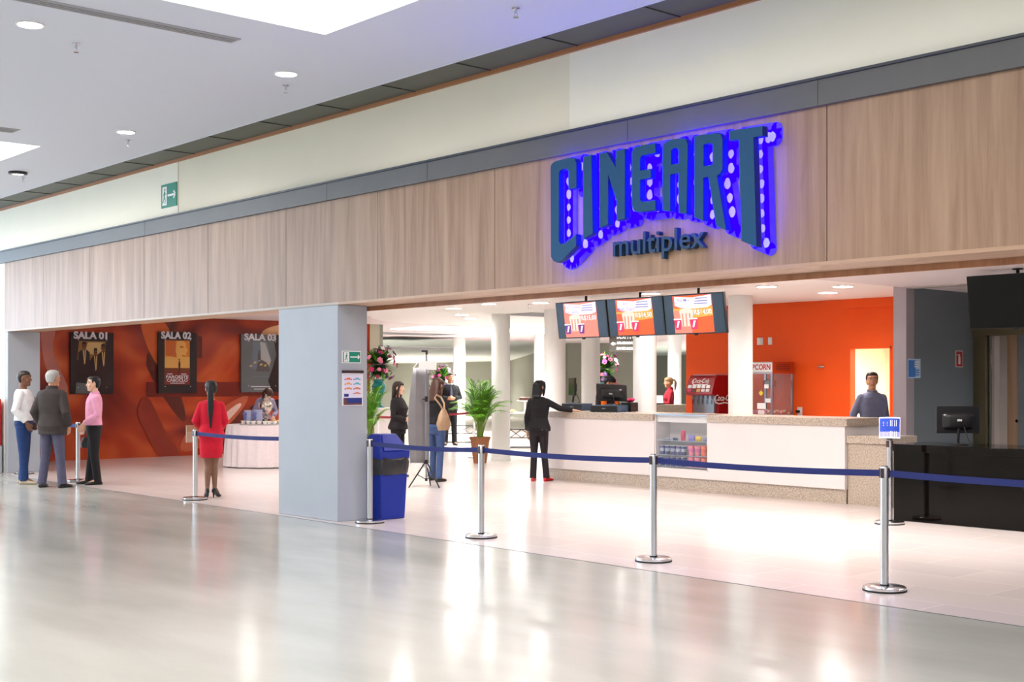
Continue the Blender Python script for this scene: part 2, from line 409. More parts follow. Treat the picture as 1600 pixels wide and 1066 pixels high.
# mural wall, beige end
MX = -25.4
m = M(); m.box(MX-0.2, MX, 8.15, 17.86, 0, Z3, 'mural_print')
m.box(MX-0.2, MX+0.02, 17.86, 18.15, 0, Z3, 'beige_wall')
F_ = face_x(MX, 0, 0)
for poly, c in (
    ([(9.9, 2.9), (10.15, 2.75), (10.1, 2.2), (10.4, 1.5), (10.25, 1.3), (9.95, 1.9), (9.85, 2.5)], S(206, 128, 116)),
    ([(12.1, 1.95), (12.35, 2.35), (12.9, 1.3), (13.0, 0.75), (12.7, 1.0)], S(96, 30, 16)),
    ([(12.0, 2.9), (12.5, 2.9), (12.75, 2.3), (12.6, 1.6), (12.35, 1.95), (12.1, 2.4)], S(222, 104, 50)),
    ([(12.9, 0.12), (13.4, 0.18), (14.2, 0.78), (14.55, 1.28), (14.1, 1.15), (13.4, 0.72), (13.0, 0.45)], S(196, 92, 60)),
    ([(13.3, 0.42), (13.8, 0.78), (14.25, 1.1), (14.35, 1.05), (13.9, 0.62), (13.5, 0.36)], S(242, 204, 190)),
    ([(13.0, 2.6), (13.4, 2.6), (13.4, 2.12), (13.0, 2.12)], S(104, 26, 14)),
    ([(12.1, 1.6), (16.5, 1.6), (16.5, 1.28), (12.1, 1.28)], S(122, 28, 14)),
    ([(14.6, 1.05), (15.3, 1.2), (15.8, 1.1), (15.4, 0.98), (14.8, 0.92)], S(60, 20, 14)),
    ([(14.9, 2.75), (15.3, 2.9), (15.7, 2.9), (15.4, 2.7), (15.0, 2.55)], S(236, 180, 130)),
    ([(12.9, 0.0), (12.5, 0.6), (12.2, 1.2), (12.0, 1.25), (11.9, 0.9), (12.2, 0.3), (12.4, 0.0)], S(150, 46, 24)),
    ([(12.35, 2.0), (12.5, 1.7), (12.62, 1.45), (12.55, 1.4), (12.4, 1.65)], S(120, 36, 20))):
    nm = 'mural_shape_%d' % len(MATS); mat(nm, c, 0.3, noise=0.18, scale=3)
    # round the outline off with a closed smooth curve
    n = len(poly); sm = []
    for i in range(n):
        p0, p1, p2, p3 = [Vector(poly[(i+j) % n]) for j in (-1, 0, 1, 2)]
        for t in (0, 0.34, 0.67):
            sm.append(tuple(0.5*((2*p1)+(p2-p0)*t+(2*p0-5*p1+4*p2-p3)*t*t+(3*p1-p0-3*p2+p3)*t**3)))
    if n == 4: sm = poly
    mk = globals().get('mk', 0.002)+0.0015; m.prism(sm, [], F_, mk, mk, nm)
m.build('wall_left')['kind'] = 'structure'
# hall walls far behind
def wall_seg(name, a, b_, z, mt, t=0.12):
    a = Vector((a[0], a[1], 0)); b_ = Vector((b_[0], b_[1], 0)); d = (b_-a).normalized(); n = Vector((d.y, -d.x, 0))*t/2
    m = M(); m.add([a-n, b_-n, b_+n, a+n, a-n+Vector((0, 0, z)), b_-n+Vector((0, 0, z)), b_+n+Vector((0, 0, z)), a+n+Vector((0, 0, z))],
                   [(0, 3, 2, 1), (4, 5, 6, 7), (0, 1, 5, 4), (1, 2, 6, 5), (2, 3, 7, 6), (3, 0, 4, 7)], mt)
    return struct(name, m)
q = [atw(430, 600, 60), atw(797, 600, 60), atw(886, 600, 46), atw(1003, 600, 46), atw(1003, 600, 58), atw(1120, 600, 58)]
for i in range(5): wall_seg('wall_hall_%d' % (i+1), q[i], q[i+1], 3.0, 'hall_grey')
wall_seg('wall_hall_6', (MX, 18.2), (-56, 18.2), 3.0, 'hall_grey'); wall_seg('wall_hall_7', (-56, 18), (-56, 62), 3.0, 'hall_grey')
wall_seg('wall_hall_8', (-15.68, 18.45), (-15.68, 62), 3.0, 'hall_grey')
# orange back wall with the door opening
OY = 18.3
m = M(); dx0, dx1, dz = aty(1326, 600, OY).x, aty(1393, 600, OY).x, 2.18
m.box(-15.75, dx0, OY, OY+0.15, 0, Z3, 'orange_wall'); m.box(dx1, -9.4, OY, OY+0.15, 0, Z3, 'orange_wall'); m.box(dx0, dx1, OY, OY+0.15, dz, Z3, 'orange_wall')
m.box(aty(1320, 480, OY).x, -9.6, OY-0.12, OY, 2.83, Z3, 'orange_wall')
struct('wall_back', m)
m = M(); m.box(dx0, dx0+0.03, OY+0.001, OY+0.151, 0, dz, 'orange_wall'); m.box(dx1-0.03, dx1, OY-0.01, OY+0.151, 0, dz, 'orange_wall'); m.box(dx0, dx1, OY-0.01, OY+0.151, dz-0.03, dz, 'orange_wall')
struct('door_1', m)
m = M()
m.box(-13.6, -13.5, OY+0.15, 21.5, 0, 2.8, 'cream_room'); m.box(-13.6, -9.4, 21.5, 21.6, 0, 2.8, 'cream_room'); m.box(-9.7, -9.4, OY+0.15, 21.5, 0, 2.8, 'cream_room'); m.box(-13.6, -9.4, OY+0.15, 21.6, 2.8, 2.9, 'cream_room')
struct('wall_room', m)
# partition with the grey post, beam, grey wall, bronze door wall
PY = 15.6; p0 = aty(1396, 600, PY).x; p1 = aty(1416, 600, PY).x
m = M(); m.box(p0, p1, PY, PY+0.2, 0, Z3, 'grey_post'); m.box(p0+0.04, p1-0.001, PY+0.2, 18.35, 0, Z3, 'grey_wall'); struct('wall_partition', m)
m = M(); m.box(p1, 4, PY, PY+0.25, 2.885, 2.99, 'beam_beige'); m.box(p1, 4, PY-0.001, PY, 2.895, 3.3, 'beam_beige'); struct('trim_5', m)
BY = 17.4
ox0 = aty(1541, 600, BY).x; ox1 = -6.9
m = M(); m.box(p1, ox0, BY, BY+0.12, 0, 2.9, 'olive_metal'); m.box(ox0, ox1, BY, BY+0.12, 2.27, 2.9, 'olive_metal'); m.box(ox1, 6, BY, BY+0.12, 0, 2.9, 'grey_wall')
m.box(p1, ox1+0.1, BY-0.03, BY, 2.27, 2.37, 'olive_metal'); m.box(ox0-0.09, ox0, BY-0.03, BY, 0, 2.27, 'olive_metal')
struct('wall_ticket', m)
m = M(); m.box(ox0+0.14, aty(1590, 600, BY+0.35).x, BY+0.35, BY+0.39, 0, 2.3, 'door_wood')
d = struct('door_2', m)
m = M(); hx = aty(1588, 658, BY+0.33).x; hz = aty(1588, 658, BY+0.33).z
m.lathe([(0.025, 0), (0.025, 0.012)], 'chrome', n=16); m.tube([(0, 0, 0.01), (0, 0, 0.05), (0.01, 0, 0.06), (0.11, 0, 0.06)], 0.009, 'chrome', round_ends=True)
o = m.build('door_handle', d); o.rotation_euler = (math.radians(90), 0, math.radians(180)); o.location = (hx, BY+0.35, hz)
m = M(); m.box(ox0, ox0+0.14, BY+0.12, BY+0.42, 0, 2.3, 'beam_beige'); m.box(ox0+0.02, ox0+0.06, BY+0.05, BY+0.121, 0, 2.26, 'chrome'); m.box(aty(1590, 600, BY+0.35).x, 6, BY+0.36, BY+0.4, 0, 2.9, 'grey_wall'); m.box(ox0, ox1, BY+0.12, BY+0.42, 2.3, 2.34, 'beam_beige')
struct('trim_6', m)
# outer closures of mall and shop, out of the picture
m = M(); m.box(-62, 16, -13.1, -13, 0, ZC, 'white_wall'); struct('wall_opposite', m)
m = M(); m.box(4, 4.1, 8.15, 20, 0, 3.0, 'grey_wall'); struct('wall_right', m)
m = M(); m.box(-62, XL-0.02, FY, FY+0.1, 0, 3.69, 'white_wall_warm'); struct('wall_shop_left', m)
m = M(); m.box(2.5, 16, FY, FY+0.1, 0, 2.5, 'white_wall_warm'); struct('wall_shop_right', m)

# ================================================================== PILLARS AND COLUMNS
m = M(); m.box(-13.505, -12.22, FY+0.002, 8.56, 0, 2.484, 'pillar_grey')
tag(m.build('pillar', bevel=0.006), 'broad pale grey square pillar carrying the exit sign and menu poster', 'pillar')
m = M(); lx1 = aty(12, 600, FY).x; m.box(lx1-0.32, lx1, FY+0.003, 8.72, 0, 2.484, 'pillar_grey')
tag(m.build('pillar', bevel=0.006), 'narrow grey pillar at the far left behind the man in the white sweater', 'pillar')
for px, w, dia, lab in ((782.5, 25.9, 0.38, 'white round column standing free to the right of the potted palm'),
                        (867, 24.4, 0.41, 'white round column behind the woman reaching over the counter'),
                        (923, 25.9, 0.38, 'white round column behind the cash desk, left of the black cap'),
                        (1007.5, 20.9, 0.385, 'white round column behind the counter under the middle menu screen'),
                        (1157, 20.3, 0.385, 'white round column between the red drink dispenser and the popcorn machine'),
                        (717.5, 40, 0.39, 'slim far white column behind the man in the black suit'),
                        (845, 38, 0.40, 'far white column half hidden left of the customer reaching over'),
                        (1054, 38, 0.40, 'far white column behind the woman with the blonde ponytail')):
    p = atw(px, 600, w); zt = Z3 if p.x > XCUT else 3.0+(p.x-XCUT)*0.8/23+0.05
    m = M(); m.lathe([(dia/2+0.01, 0), (dia/2+0.01, 0.06), (dia/2, 0.065), (dia/2, zt-0.03), (dia/2, zt)], 'column_white', n=40)
    tag(m.build('column', loc=(p.x, p.y, 0)), lab, 'column')

# ================================================================== CEILING FITTINGS
LK = 0.29
def downlight(name, label, p, r=0.1, power=0, group=None, col=(1, 0.95, 0.9), spot=True):
    t = thing(name, label, 'ceiling light', p, 0, group)
    m = M(); m.lathe([(r+0.018, 0.0), (r+0.018, -0.008), (r, -0.010), (r, 0.0)], 'lamp_frame', n=28, cap=False); m.build('frame', t)
    m = M(); m.lathe([(0.001, -0.004), (r, -0.004)], 'lamp_glow', n=28); m.build('diffuser', t)
    if power:
        l = bpy.data.lights.new('lamp', 'AREA'); l.shape = 'DISK'; l.size = r*2; l.energy = power*LK; l.color = col; l.spread = math.radians(150)
        lo = bpy.data.objects.new('lamp', l); COL.objects.link(lo); lo.parent = t; lo.location = (0, 0, -0.02)
    return t
g = 'round downlights of the mall ceiling'
for (px, py, lab) in ((47, 38, 'mall ceiling downlight at the upper left corner'), (447, 115, 'mall ceiling downlight below the bright skylight corner'), (197, 206, 'mall ceiling downlight above the green exit sign wall'), ):
    p = atz(px, py, ZC); downlight('downlight', lab, (p.x, p.y, ZC), 0.1, 40, g)
p = atz(28, 269, ZC); t = downlight('downlight', 'small dark rimmed downlight hanging at the far left of the mall ceiling', (p.x, p.y, ZC), 0.08, 20, g)
m = M(); m.lathe([(0.13, 0), (0.13, -0.03), (0.085, -0.035), (0.085, 0)], 'black_plastic', n=24, cap=False); m.build('rim', t)
g = 'round downlights of the foyer ceiling'
fz = zd-0.001
for (px, py, z, pw, lab) in ((708.5, 482, fz, 60, 'foyer downlight, front one of the row of three near the wooden lip'), (722, 491.5, fz, 60, 'foyer downlight, middle one of the row of three'),
                         (735, 497.5, fz, 60, 'foyer downlight, rear one of the row of three'), (845, 473, fz, 70, 'foyer downlight left of the first menu screen'),
                         (1017, 458.5, fz, 70, 'foyer downlight half hidden above the middle menu screen'),
                         (1198, 447.5, fz, 70, 'foyer downlight above the popcorn machine'), (1294, 457, fz, 60, 'foyer downlight in front of the orange wall'),
                         (1317, 447.5, fz, 40, 'faint foyer downlight right of the one before the orange wall'),
                         (607, 551, 2.7, 900, 'far hall downlight above the flowers in the teal vase'), (696.5, 551, 2.7, 900, 'far hall downlight right of the banner top'),
                         (732, 526, 2.99, 700, 'hall downlight above the slim far column')):
    p = atz(px, py, z)
    if z == 2.7:
        for _ in range(6):
            p = atz(px, py, z); z = 3.0+(p.x-XCUT)*0.8/23-0.002
    downlight('downlight', lab, (p.x, p.y, z), 0.11 if z < 2.9 or py > 500 else 0.14, pw, g)
# more of them over the floor behind the fascia, above the picture
for x, y, pw in ((-21, 10.6, 90), (-18.5, 10.6, 110), (-15.5, 11.5, 130), (-12.5, 11.2, 150), (-9.5, 11.2, 150), (-6.8, 11.2, 90), (-22.5, 14, 80), (-17, 14.5, 80)):
    z = 2.974 if x < -9.8 and x > -20 else (2.999 if x < -9.6 else 2.899)
    downlight('downlight', 'foyer downlight hidden above the wood fascia', (x, y, z), 0.12, pw, g)
for x, y, pw in ((-24, 21, 450), (-20, 21, 350), (-20, 26, 500), (-25, 27, 500), (-36, 24, 500), (-30, 36, 700), (-22, 33, 500), (-38, 36, 600), (-32.5, 39.5, 900)):  # extra lamps added to brighten the hall walls
    z = (Z3 if x > XCUT else 3.0+(x-XCUT)*0.8/23)-0.002
    downlight('downlight', 'added hall downlight behind the columns', (x, y, z), 0.13, pw, g, col=(0.93, 1, 0.95))
# warm lamp of the small room behind the orange wall, and unseen lamps added to light the ticket area
downlight('downlight', 'warm lamp inside the cream room', (-11.6, 19.9, 2.8), 0.2, 420, None, (1, 0.9, 0.72))
for x in (-7.8, -5.5): downlight('downlight', 'added unseen downlight over the ticket counter', (x, 11.9, 2.899), 0.1, 130, g)
downlight('downlight', 'added unseen downlight behind the beam over the ticket office', (-6.2, 16.6, 2.899), 0.1, 110, g, col=(.92, .97, 1))  # unseen lamp added to lift the dark ticket area
g = 'fire sprinklers of the ceilings'
for (px, py, z, lab) in ((119, 68, ZC, 'sprinkler head on the mall ceiling right of the upper left downlight'), (446.5, 133, ZC, 'sprinkler head behind the downlight near the skylight corner'),
                         (200, 219, ZC, 'sprinkler head behind the downlight above the exit sign'), (36, 277, ZC, 'sprinkler head at the far left of the mall ceiling'),
                         (806, 12, ZC, 'sprinkler head at the top edge of the picture'), (827, 475, zd, 'sprinkler head on the foyer ceiling left of the first menu screen')):
    p = atz(px, py, z); t = thing('sprinkler', lab, 'sprinkler', (p.x, p.y, z), 0, g)
    m = M(); m.lathe([(0.035, 0), (0.035, -0.008), (0.012, -0.012), (0.012, -0.045)], 'chrome', n=14); m.build('body', t)
    m = M(); m.lathe([(0.024, -0.075), (0.024, -0.08)], 'chrome', n=14); m.tube([(0.014, 0, -0.045), (0.02, 0, -0.06), (0, 0, -0.078)], 0.003, 'chrome'); m.tube([(-0.014, 0, -0.045), (-0.02, 0, -0.06), (0, 0, -0.078)], 0.003, 'chrome'); m.build('deflector', t)
mat('vent_grey', S(176, 176, 178), 0.5); mat('vent_dark', S(120, 120, 124), 0.5)
def vent(lab, x0, x1, y0, y1, z, n=3, along='y'):
    t = thing('air_vent', lab, 'air vent', ((x0+x1)/2, (y0+y1)/2, z), 0, 'slot air vents')
    hx = (x1-x0)/2; hy = (y1-y0)/2
    m = M(); 
    for a in ((-hx, hx, -hy, -hy+0.02), (-hx, hx, hy-0.02, hy), (-hx, -hx+0.02, -hy+0.02, hy-0.02), (hx-0.02, hx, -hy+0.02, hy-0.02)): m.box(*a, -0.008, 0, 'vent_grey')
    m.build('frame', t)
    m = M(); m.box(-hx+0.02, hx-0.02, -hy+0.02, hy-0.02, -0.003, -0.001, 'vent_dark')
    for i in range(n):
        if along == 'y':
            c = -hx+(i+1)*2*hx/(n+1); m.box(c-0.006, c+0.006, -hy+0.02, hy-0.02, -0.007, -0.002, 'vent_grey')
        else:
            c = -hy+(i+1)*2*hy/(n+1); m.box(-hx+0.02, hx-0.02, c-0.006, c+0.006, -0.007, -0.002, 'vent_grey')
    m.build('louver', t)
vent('long slot air vent running across the upper left mall ceiling', -10.07, -9.9, 2.6, 5.6, ZC)
vent('short slot air vent at the left edge of the mall ceiling', -15.45, -15.2, 2.6, 5.65, ZC)
for px, py, dx_, dy_, lab in ((845, 491.7, 1.0, 1.4, 'square air grille on the foyer ceiling left of the first menu screen'), (640, 544, 2.4, 2.4, 'grey square air grille on the far hall ceiling above the banner'), (632, 521.5, 1.2, 3, 'thin air grille on the hall ceiling just behind the bright strip')):
    z = zd if py < 500 else Z3
    for _ in range(6):
        p = atz(px, py, z)
        if p.x < XCUT: z = 3.0+(p.x-XCUT)*0.8/23-0.002
    t = vent(lab, p.x-dx_/2, p.x+dx_/2, p.y-dy_/2, p.y+dy_/2, z-0.002, 6)

# ================================================================== THE SIGN
def sg(zx, zy, Y):                        # sign outline measured on the enlarged crop
    p = aty(840+zx/4.0, 180+zy/4.0, Y); return (p.x, p.z)
SY0 = 7.96; SY1 = 8.03
LET = {
 'C': ([(80,322),(86,306),(100,293),(125,283),(205,264),(230,270),(242,298),(242,455),(192,464),(190,350),(182,336),(160,337),(140,345),(133,362),(133,790),(145,806),(165,800),(240,742),(240,818),(150,912),(120,922),(96,910),(82,885)], []),
 'I': ([(283,260),(335,246),(345,738),(285,776)], []),
 'N': ([(385,240),(430,228),(487,325),(487,222),(545,208),(545,646),(493,662),(492,540),(440,372),(440,684),(386,706)], []),
 'E': ([(587,232),(595,208),(618,194),(735,173),(737,236),(668,249),(646,256),(640,272),(640,346),(707,334),(707,392),(640,404),(640,528),(652,541),(735,530),(737,594),(625,608),(600,598),(587,565)], []),
 'A': ([(778,598),(778,205),(788,176),(808,160),(832,152),(905,142),(928,152),(938,182),(930,620),(880,612),(878,362),(828,372),(828,602)], [[(833,222),(846,208),(872,205),(878,214),(878,300),(833,309)]]),
 'R': ([(977,130),(1118,108),(1144,120),(1155,150),(1155,335),(1142,362),(1120,380),(1178,720),(1115,692),(1065,386),(1035,392),(1035,662),(977,640)], [[(1037,184),(1085,174),(1092,186),(1092,298),(1084,311),(1037,319)]]),
 'T': ([(1195,98),(1405,65),(1405,130),(1348,139),(1368,826),(1273,786),(1256,152),(1197,161)], []),
}
sign_root = thing('cinema_sign', 'large blue backlit letters reading CINEART on the wood fascia', 'sign', (-7.5, FY, 2.7))
offv = Vector((-7.5, FY, 2.7))
for ch, (outl, holes) in LET.items():
    o2 = [sg(a, b_, SY0) for a, b_ in outl]; h2 = [[sg(a, b_, SY0) for a, b_ in h] for h in holes]
    m = M(); m.prism(o2, h2, lambda a, b_, d: Vector((a, SY0+d, b_))-offv, 0, SY1-SY0, 'sign_teal', 'sign_side')
    lt = m.build('letter', sign_root, bevel=0.004, smooth=False); lt['label'] = 'letter %s of the backlit sign' % ch
    # blue halo on the wall, painted as a glowing plate with pale hot spots
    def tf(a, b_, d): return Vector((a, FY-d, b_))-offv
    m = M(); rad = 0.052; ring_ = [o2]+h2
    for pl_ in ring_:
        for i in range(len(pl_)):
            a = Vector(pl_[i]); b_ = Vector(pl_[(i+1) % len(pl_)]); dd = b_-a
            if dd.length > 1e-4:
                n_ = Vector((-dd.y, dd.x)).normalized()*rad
                m.prism([tuple(a-n_), tuple(b_-n_), tuple(b_+n_), tuple(a+n_)], [], tf, 0.012, 0.012, 'halo_blue')
            m.prism([(a.x+rad*math.cos(k*0.5236), a.y+rad*math.sin(k*0.5236)) for k in range(12)], [], tf, 0.012, 0.012, 'halo_blue')
    m.prism(o2, h2, tf, 0.012, 0.0, 'halo_blue')
    m.build('halo_plate', sign_root, smooth=False, fixn=False)
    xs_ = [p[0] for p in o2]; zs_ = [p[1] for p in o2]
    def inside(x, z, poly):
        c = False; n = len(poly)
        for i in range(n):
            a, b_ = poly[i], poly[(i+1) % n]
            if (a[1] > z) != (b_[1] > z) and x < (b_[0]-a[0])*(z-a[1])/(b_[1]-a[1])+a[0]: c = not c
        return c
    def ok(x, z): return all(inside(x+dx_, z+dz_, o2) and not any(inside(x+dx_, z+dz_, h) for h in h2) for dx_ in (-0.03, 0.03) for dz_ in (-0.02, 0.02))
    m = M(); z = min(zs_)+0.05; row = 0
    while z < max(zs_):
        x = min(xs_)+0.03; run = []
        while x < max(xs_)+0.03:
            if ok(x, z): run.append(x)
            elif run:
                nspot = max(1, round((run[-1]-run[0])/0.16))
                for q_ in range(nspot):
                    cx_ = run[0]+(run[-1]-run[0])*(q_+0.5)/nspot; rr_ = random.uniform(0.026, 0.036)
                    m.prism([(cx_+rr_*0.9*math.cos(k*0.5236)*random.uniform(.85, 1.1), z+rr_*1.25*math.sin(k*0.5236)*random.uniform(.85, 1.1)) for k in range(12)], [], tf, 0.016, 0.012, 'hot_spot_white')
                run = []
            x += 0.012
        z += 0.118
    m3 = M(); z = min(zs_)+0.035
    while z < max(zs_):
        x = min(xs_)+0.03; lx_ = -99
        while x < max(xs_):
            if ok(x, z) and x-lx_ > 0.16: m3.box(x-0.014, x+0.014, SY1+0.001, SY1+0.008, z-0.014, z+0.014, 'led_strip'); lx_ = x
            x += 0.012
        z += 0.14
    m3.v = [q_-offv for q_ in m3.v]
    if m3.v: m3.build('led_strip', sign_root, smooth=False)['kind'] = 'stuff'
    if m.v: m.build('hot_spot', sign_root, smooth=False, fixn=False)['kind'] = 'stuff'
# small word under it
pa = aty(958, 397, 8.10); pb = aty(1101, 385, 8.10)
t = thing('sign_word', 'small dark blue lettering reading multiplex under the big sign', 'sign', (pa.x, FY, pa.z-0.02))
m = M(); wd = pb.x-pa.x
m.text('multiplex', face_y(wd/2, -0.055, 0.0), 0, -0.05, 0.27, 'word_teal', bold=0.002, width=wd, x=0, y=0.0)
m.build('letter_row', t, smooth=False)

# ================================================================== QUEUE STANCHIONS AND BELTS
def stanchion():
    t = thing('stanchion', 'x', 'stanchion')
    m = M(); m.lathe([(0.165, 0), (0.165, 0.012), (0.155, 0.016)], 'rubber', n=40); m.lathe([(0.162, 0.014), (0.162, 0.03), (0.15, 0.037), (0.06, 0.041)], 'chrome', n=40)
    m.build('base', t)
    m = M(); m.lathe([(0.034, 0.038), (0.034, 0.05)], 'rubber', n=24); m.lathe([(0.0315, 0.05), (0.0315, 0.94)], 'brushed', n=28); m.build('pole', t)
    m = M(); m.lathe([(0.0335, 0.862), (0.0335, 0.945), (0.030, 0.952)], 'brushed', n=28)
    for a in range(4):
        c = math.cos(a*math.pi/2); s_ = math.sin(a*math.pi/2)
        if a % 2: m.box(-0.013, 0.013, s_*0.033-0.006, s_*0.033+0.006, 0.865, 0.938, 'cap_brown')
        else: m.box(c*0.033-0.006, c*0.033+0.006, -0.013, 0.013, 0.865, 0.938, 'cap_brown')
    m.lathe([(0.026, 0.952), (0.026, 0.956)], 'rubber', n=20)
    m.build('belt_head', t)
    return t
def stp(px, py): p = atz(px, py); return (p.x, p.y, 0)
ST = [stp(578, 817), stp(752, 840), stp(1021, 877), stp(1382, 923)]
labs = ['steel queue stanchion at the foot of the broad pillar beside the blue bin', 'steel queue stanchion in front of the potted palm',
        'steel queue stanchion in front of the drinks display case', 'nearest and tallest looking steel queue stanchion at the right']
G = 'steel queue stanchions with retractable belts'
s0 = stanchion(); s0['label'] = labs[0]; s0['group'] = G; s0.location = ST[0]
for i in (1, 2, 3): dup(s0, ST[i], 0.03*i, labs[i])
SE = (-3.2, 8.74, 0); dup(s0, SE, 0, 'steel queue stanchion just outside the right edge holding the belt end')
SR = stp(305, 781); dup(s0, SR, 0, 'steel queue stanchion beside the woman in the red suit')
SL = stp(122, 753); dup(s0, SL, 0, 'steel queue stanchion between the grey-haired man and the man in pink')
SLL = (SL[0]-2.35, SL[1]+0.02, 0); dup(s0, SLL, 0, 'steel queue stanchion half hidden behind the man in the white sweater')
def belt(name, a, b_, lab, z=0.90, sag=0.02, mt='belt_blue', h=0.05, za=None, grp='blue retractable belts between the stanchions', off=0.041):
    a = Vector((a[0], a[1], 0)); b_ = Vector((b_[0], b_[1], 0)); d = (b_-a).normalized(); a = a+d*off; b_ = b_-d*off; n = Vector((-d.y, d.x, 0))*0.0012
    rings = []; vs = []; K = 16
    for i in range(K+1):
        t = i/K; p = a.lerp(b_, t); zz = z-sag*4*t*(1-t)
        for q, w_ in ((n, h/2), (-n, h/2), (-n, -h/2), (n, -h/2)): vs.append(p+q+Vector((0, 0, zz+w_)))
    fs = []
    for i in range(K):
        for k in range(4): fs.append((i*4+k, i*4+(k+1) % 4, (i+1)*4+(k+1) % 4, (i+1)*4+k))
    fs += [(0, 1, 2, 3), (K*4+3, K*4+2, K*4+1, K*4)]
    o0 = a.lerp(b_, 0.5); m = M(); m.add([v-o0 for v in vs], fs, mt)
    return tag(m.build(name, loc=o0, smooth=False), lab, 'belt', grp)
belt('queue_belt', ST[0], ST[1], 'blue belt from the pillar stanchion to the one before the palm')
belt('queue_belt', ST[1], ST[2], 'blue belt passing in front of the woman at the counter')
belt('queue_belt', ST[2], ST[3], 'blue belt passing in front of the white counter panel')
belt('queue_belt', ST[3], SE, 'blue belt passing in front of the black ticket counter')
belt('queue_belt', SL, SLL, 'blue belt behind the man in the white sweater')
pe = Vector((-13.505, 8.36, 0)); belt('queue_belt', SR, pe, 'blue belt from the red suit woman to the broad pillar', off=0.039)
# stanchion with the placard
q = atz(1390, 819); t = dup(s0, (q.x, q.y, 0), 0, 'steel stanchion carrying a blue placard at the black counter')
m = M(); cur = []
for k in range(9):
    x = -0.115+0.23*k/8; cur.append((x, 0.045*(x/0.115)**2-0.045))
def cf(x): return 0.045*(x/0.115)**2-0.045
for i in range(8):
    a, b_ = cur[i], cur[i+1]
    m.add([(a[0], a[1], 0), (b_[0], b_[1], 0), (b_[0], b_[1], 0.24), (a[0], a[1], 0.24), (a[0], a[1]+0.006, 0), (b_[0], b_[1]+0.006, 0), (b_[0], b_[1]+0.006, 0.24), (a[0], a[1]+0.006, 0.24)],
          [(0, 1, 5, 4), (3, 2, 6, 7), (0, 1, 2, 3), (4, 5, 6, 7)], 'placard_white' if 'placard_white' in MATS else mat('placard_white', S(214, 214, 232), 0.4).name)
mat('placard_blue', S(36, 66, 170), 0.4); mat('placard_pale', S(150, 150, 214), 0.4)
fn = lambda u, v, d: Vector((u, cf(u)-0.002-d, v))
for a, b_, z0, z1, mm in ((-0.108, 0.108, 0.075, 0.225, 'placard_blue'), (-0.108, 0.108, 0.02, 0.075, 'placard_pale')):
    for i in range(8):
        u0 = a+(b_-a)*i/8; u1 = a+(b_-a)*(i+1)/8
        m.add([fn(u0, z0, 0), fn(u1, z0, 0), fn(u1, z1, 0), fn(u0, z1, 0)], [(0, 1, 2, 3)], mm)
for z0 in (0.16, 0.035):
    for r_ in range(3):
        for cx_ in (0.02, 0.065): m.text('11'[:2], fn, 0.001, 0.001, 0.035, 'paper_white', x=cx_, y=z0+(r_-1)*0.022, bold=0.001)
        m.add([fn(-0.07, z0+(r_-1)*0.018, 0.001), fn(-0.02, z0+(r_-1)*0.018, 0.001), fn(-0.02, z0+(r_-1)*0.018+0.006, 0.001), fn(-0.07, z0+(r_-1)*0.018+0.006, 0.001)], [(0, 1, 2, 3)], 'paper_white')
m.box(-0.03, 0.03, -0.045, 0.03, -0.012, 0.0, 'rubber'); m.box(-0.1, 0.1, 0.012, 0.03, 0.0, 0.235, 'rubber')
pl = m.build('placard', t, smooth=False, fixn=False); pl.location = (0, 0, 0.962); pl.rotation_euler = (math.radians(-6), 0, math.radians(28)); pl['label'] = 'curved blue placard on the stanchion top'

# ================================================================== EXIT SIGNS, MENU POSTER, POSTERS
def exit_sign(lab, fn_, w, h, loc, framed=False, person_w=0.36):
    t = thing('exit_sign', lab, 'exit sign', loc, 0, 'green running man exit signs')
    m = M(); B = lambda poly, mt, d, d2=None: m.prism(poly, [], fn_, d if d2 is None else d2, d, mt)
    m.prism(R_(-w/2, -h/2, w/2, h/2), [], fn_, 0.0, 0.008, 'paper_white' if framed else 'green_sign')
    e = 0.06*h if framed else 0
    B(R_(-w/2+e, -h/2+e, w/2-e, h/2-e), 'green_sign', 0.0095)
    # door
    dx = -w/2+0.08*w; dw = w*person_w*0.8
    B(R_(dx, -h*0.40, dx+dw, h*0.40), 'paper_white', 0.0105)
    cx = dx+dw*0.5
    def line(a, b_, wd, mt='green_sign', d=0.0115):
        a = Vector(a); b_ = Vector(b_); n = Vector((-(b_-a).y, (b_-a).x)).normalized()*wd/2
        B([tuple(a-n), tuple(b_-n), tuple(b_+n), tuple(a+n)], mt, d)
    k = h
    B([(cx+0.06*k*math.cos(a*0.785)+0.03*k, 0.27*k+0.06*k*math.sin(a*0.785)) for a in range(8)], 'green_sign', 0.0115)
    line((cx+0.01*k, 0.2*k), (cx-0.03*k, -0.05*k), 0.10*k); line((cx+0.01*k, 0.16*k), (cx+0.12*k, 0.06*k), 0.04*k); line((cx, 0.16*k), (cx-0.12*k, 0.04*k), 0.04*k)
    line((cx-0.03*k, -0.04*k), (cx+0.07*k, -0.16*k), 0.06*k); line((cx+0.07*k, -0.16*k), (cx+0.05*k, -0.34*k), 0.05*k); line((cx-0.04*k, -0.04*k), (cx-0.10*k, -0.24*k), 0.06*k); line((cx-0.10*k, -0.24*k), (cx-0.2*k, -0.26*k), 0.05*k)
    ax0 = dx+dw+0.06*w; ax1 = w/2-0.08*w; ah = 0.16*h
    line((ax0, 0), (ax1-ah*0.5, 0), 0.09*h, 'paper_white'); line((ax1, 0.01*h), (ax1-ah, ah), 0.09*h, 'paper_white', 0.0118); line((ax1, -0.01*h), (ax1-ah, -ah), 0.09*h, 'paper_white', 0.0121)
    m.build('panel', t, smooth=False, fixn=False)
a = aty(253, 293, FY); b_ = aty(277, 321, FY); c = aty(277, 284, FY)
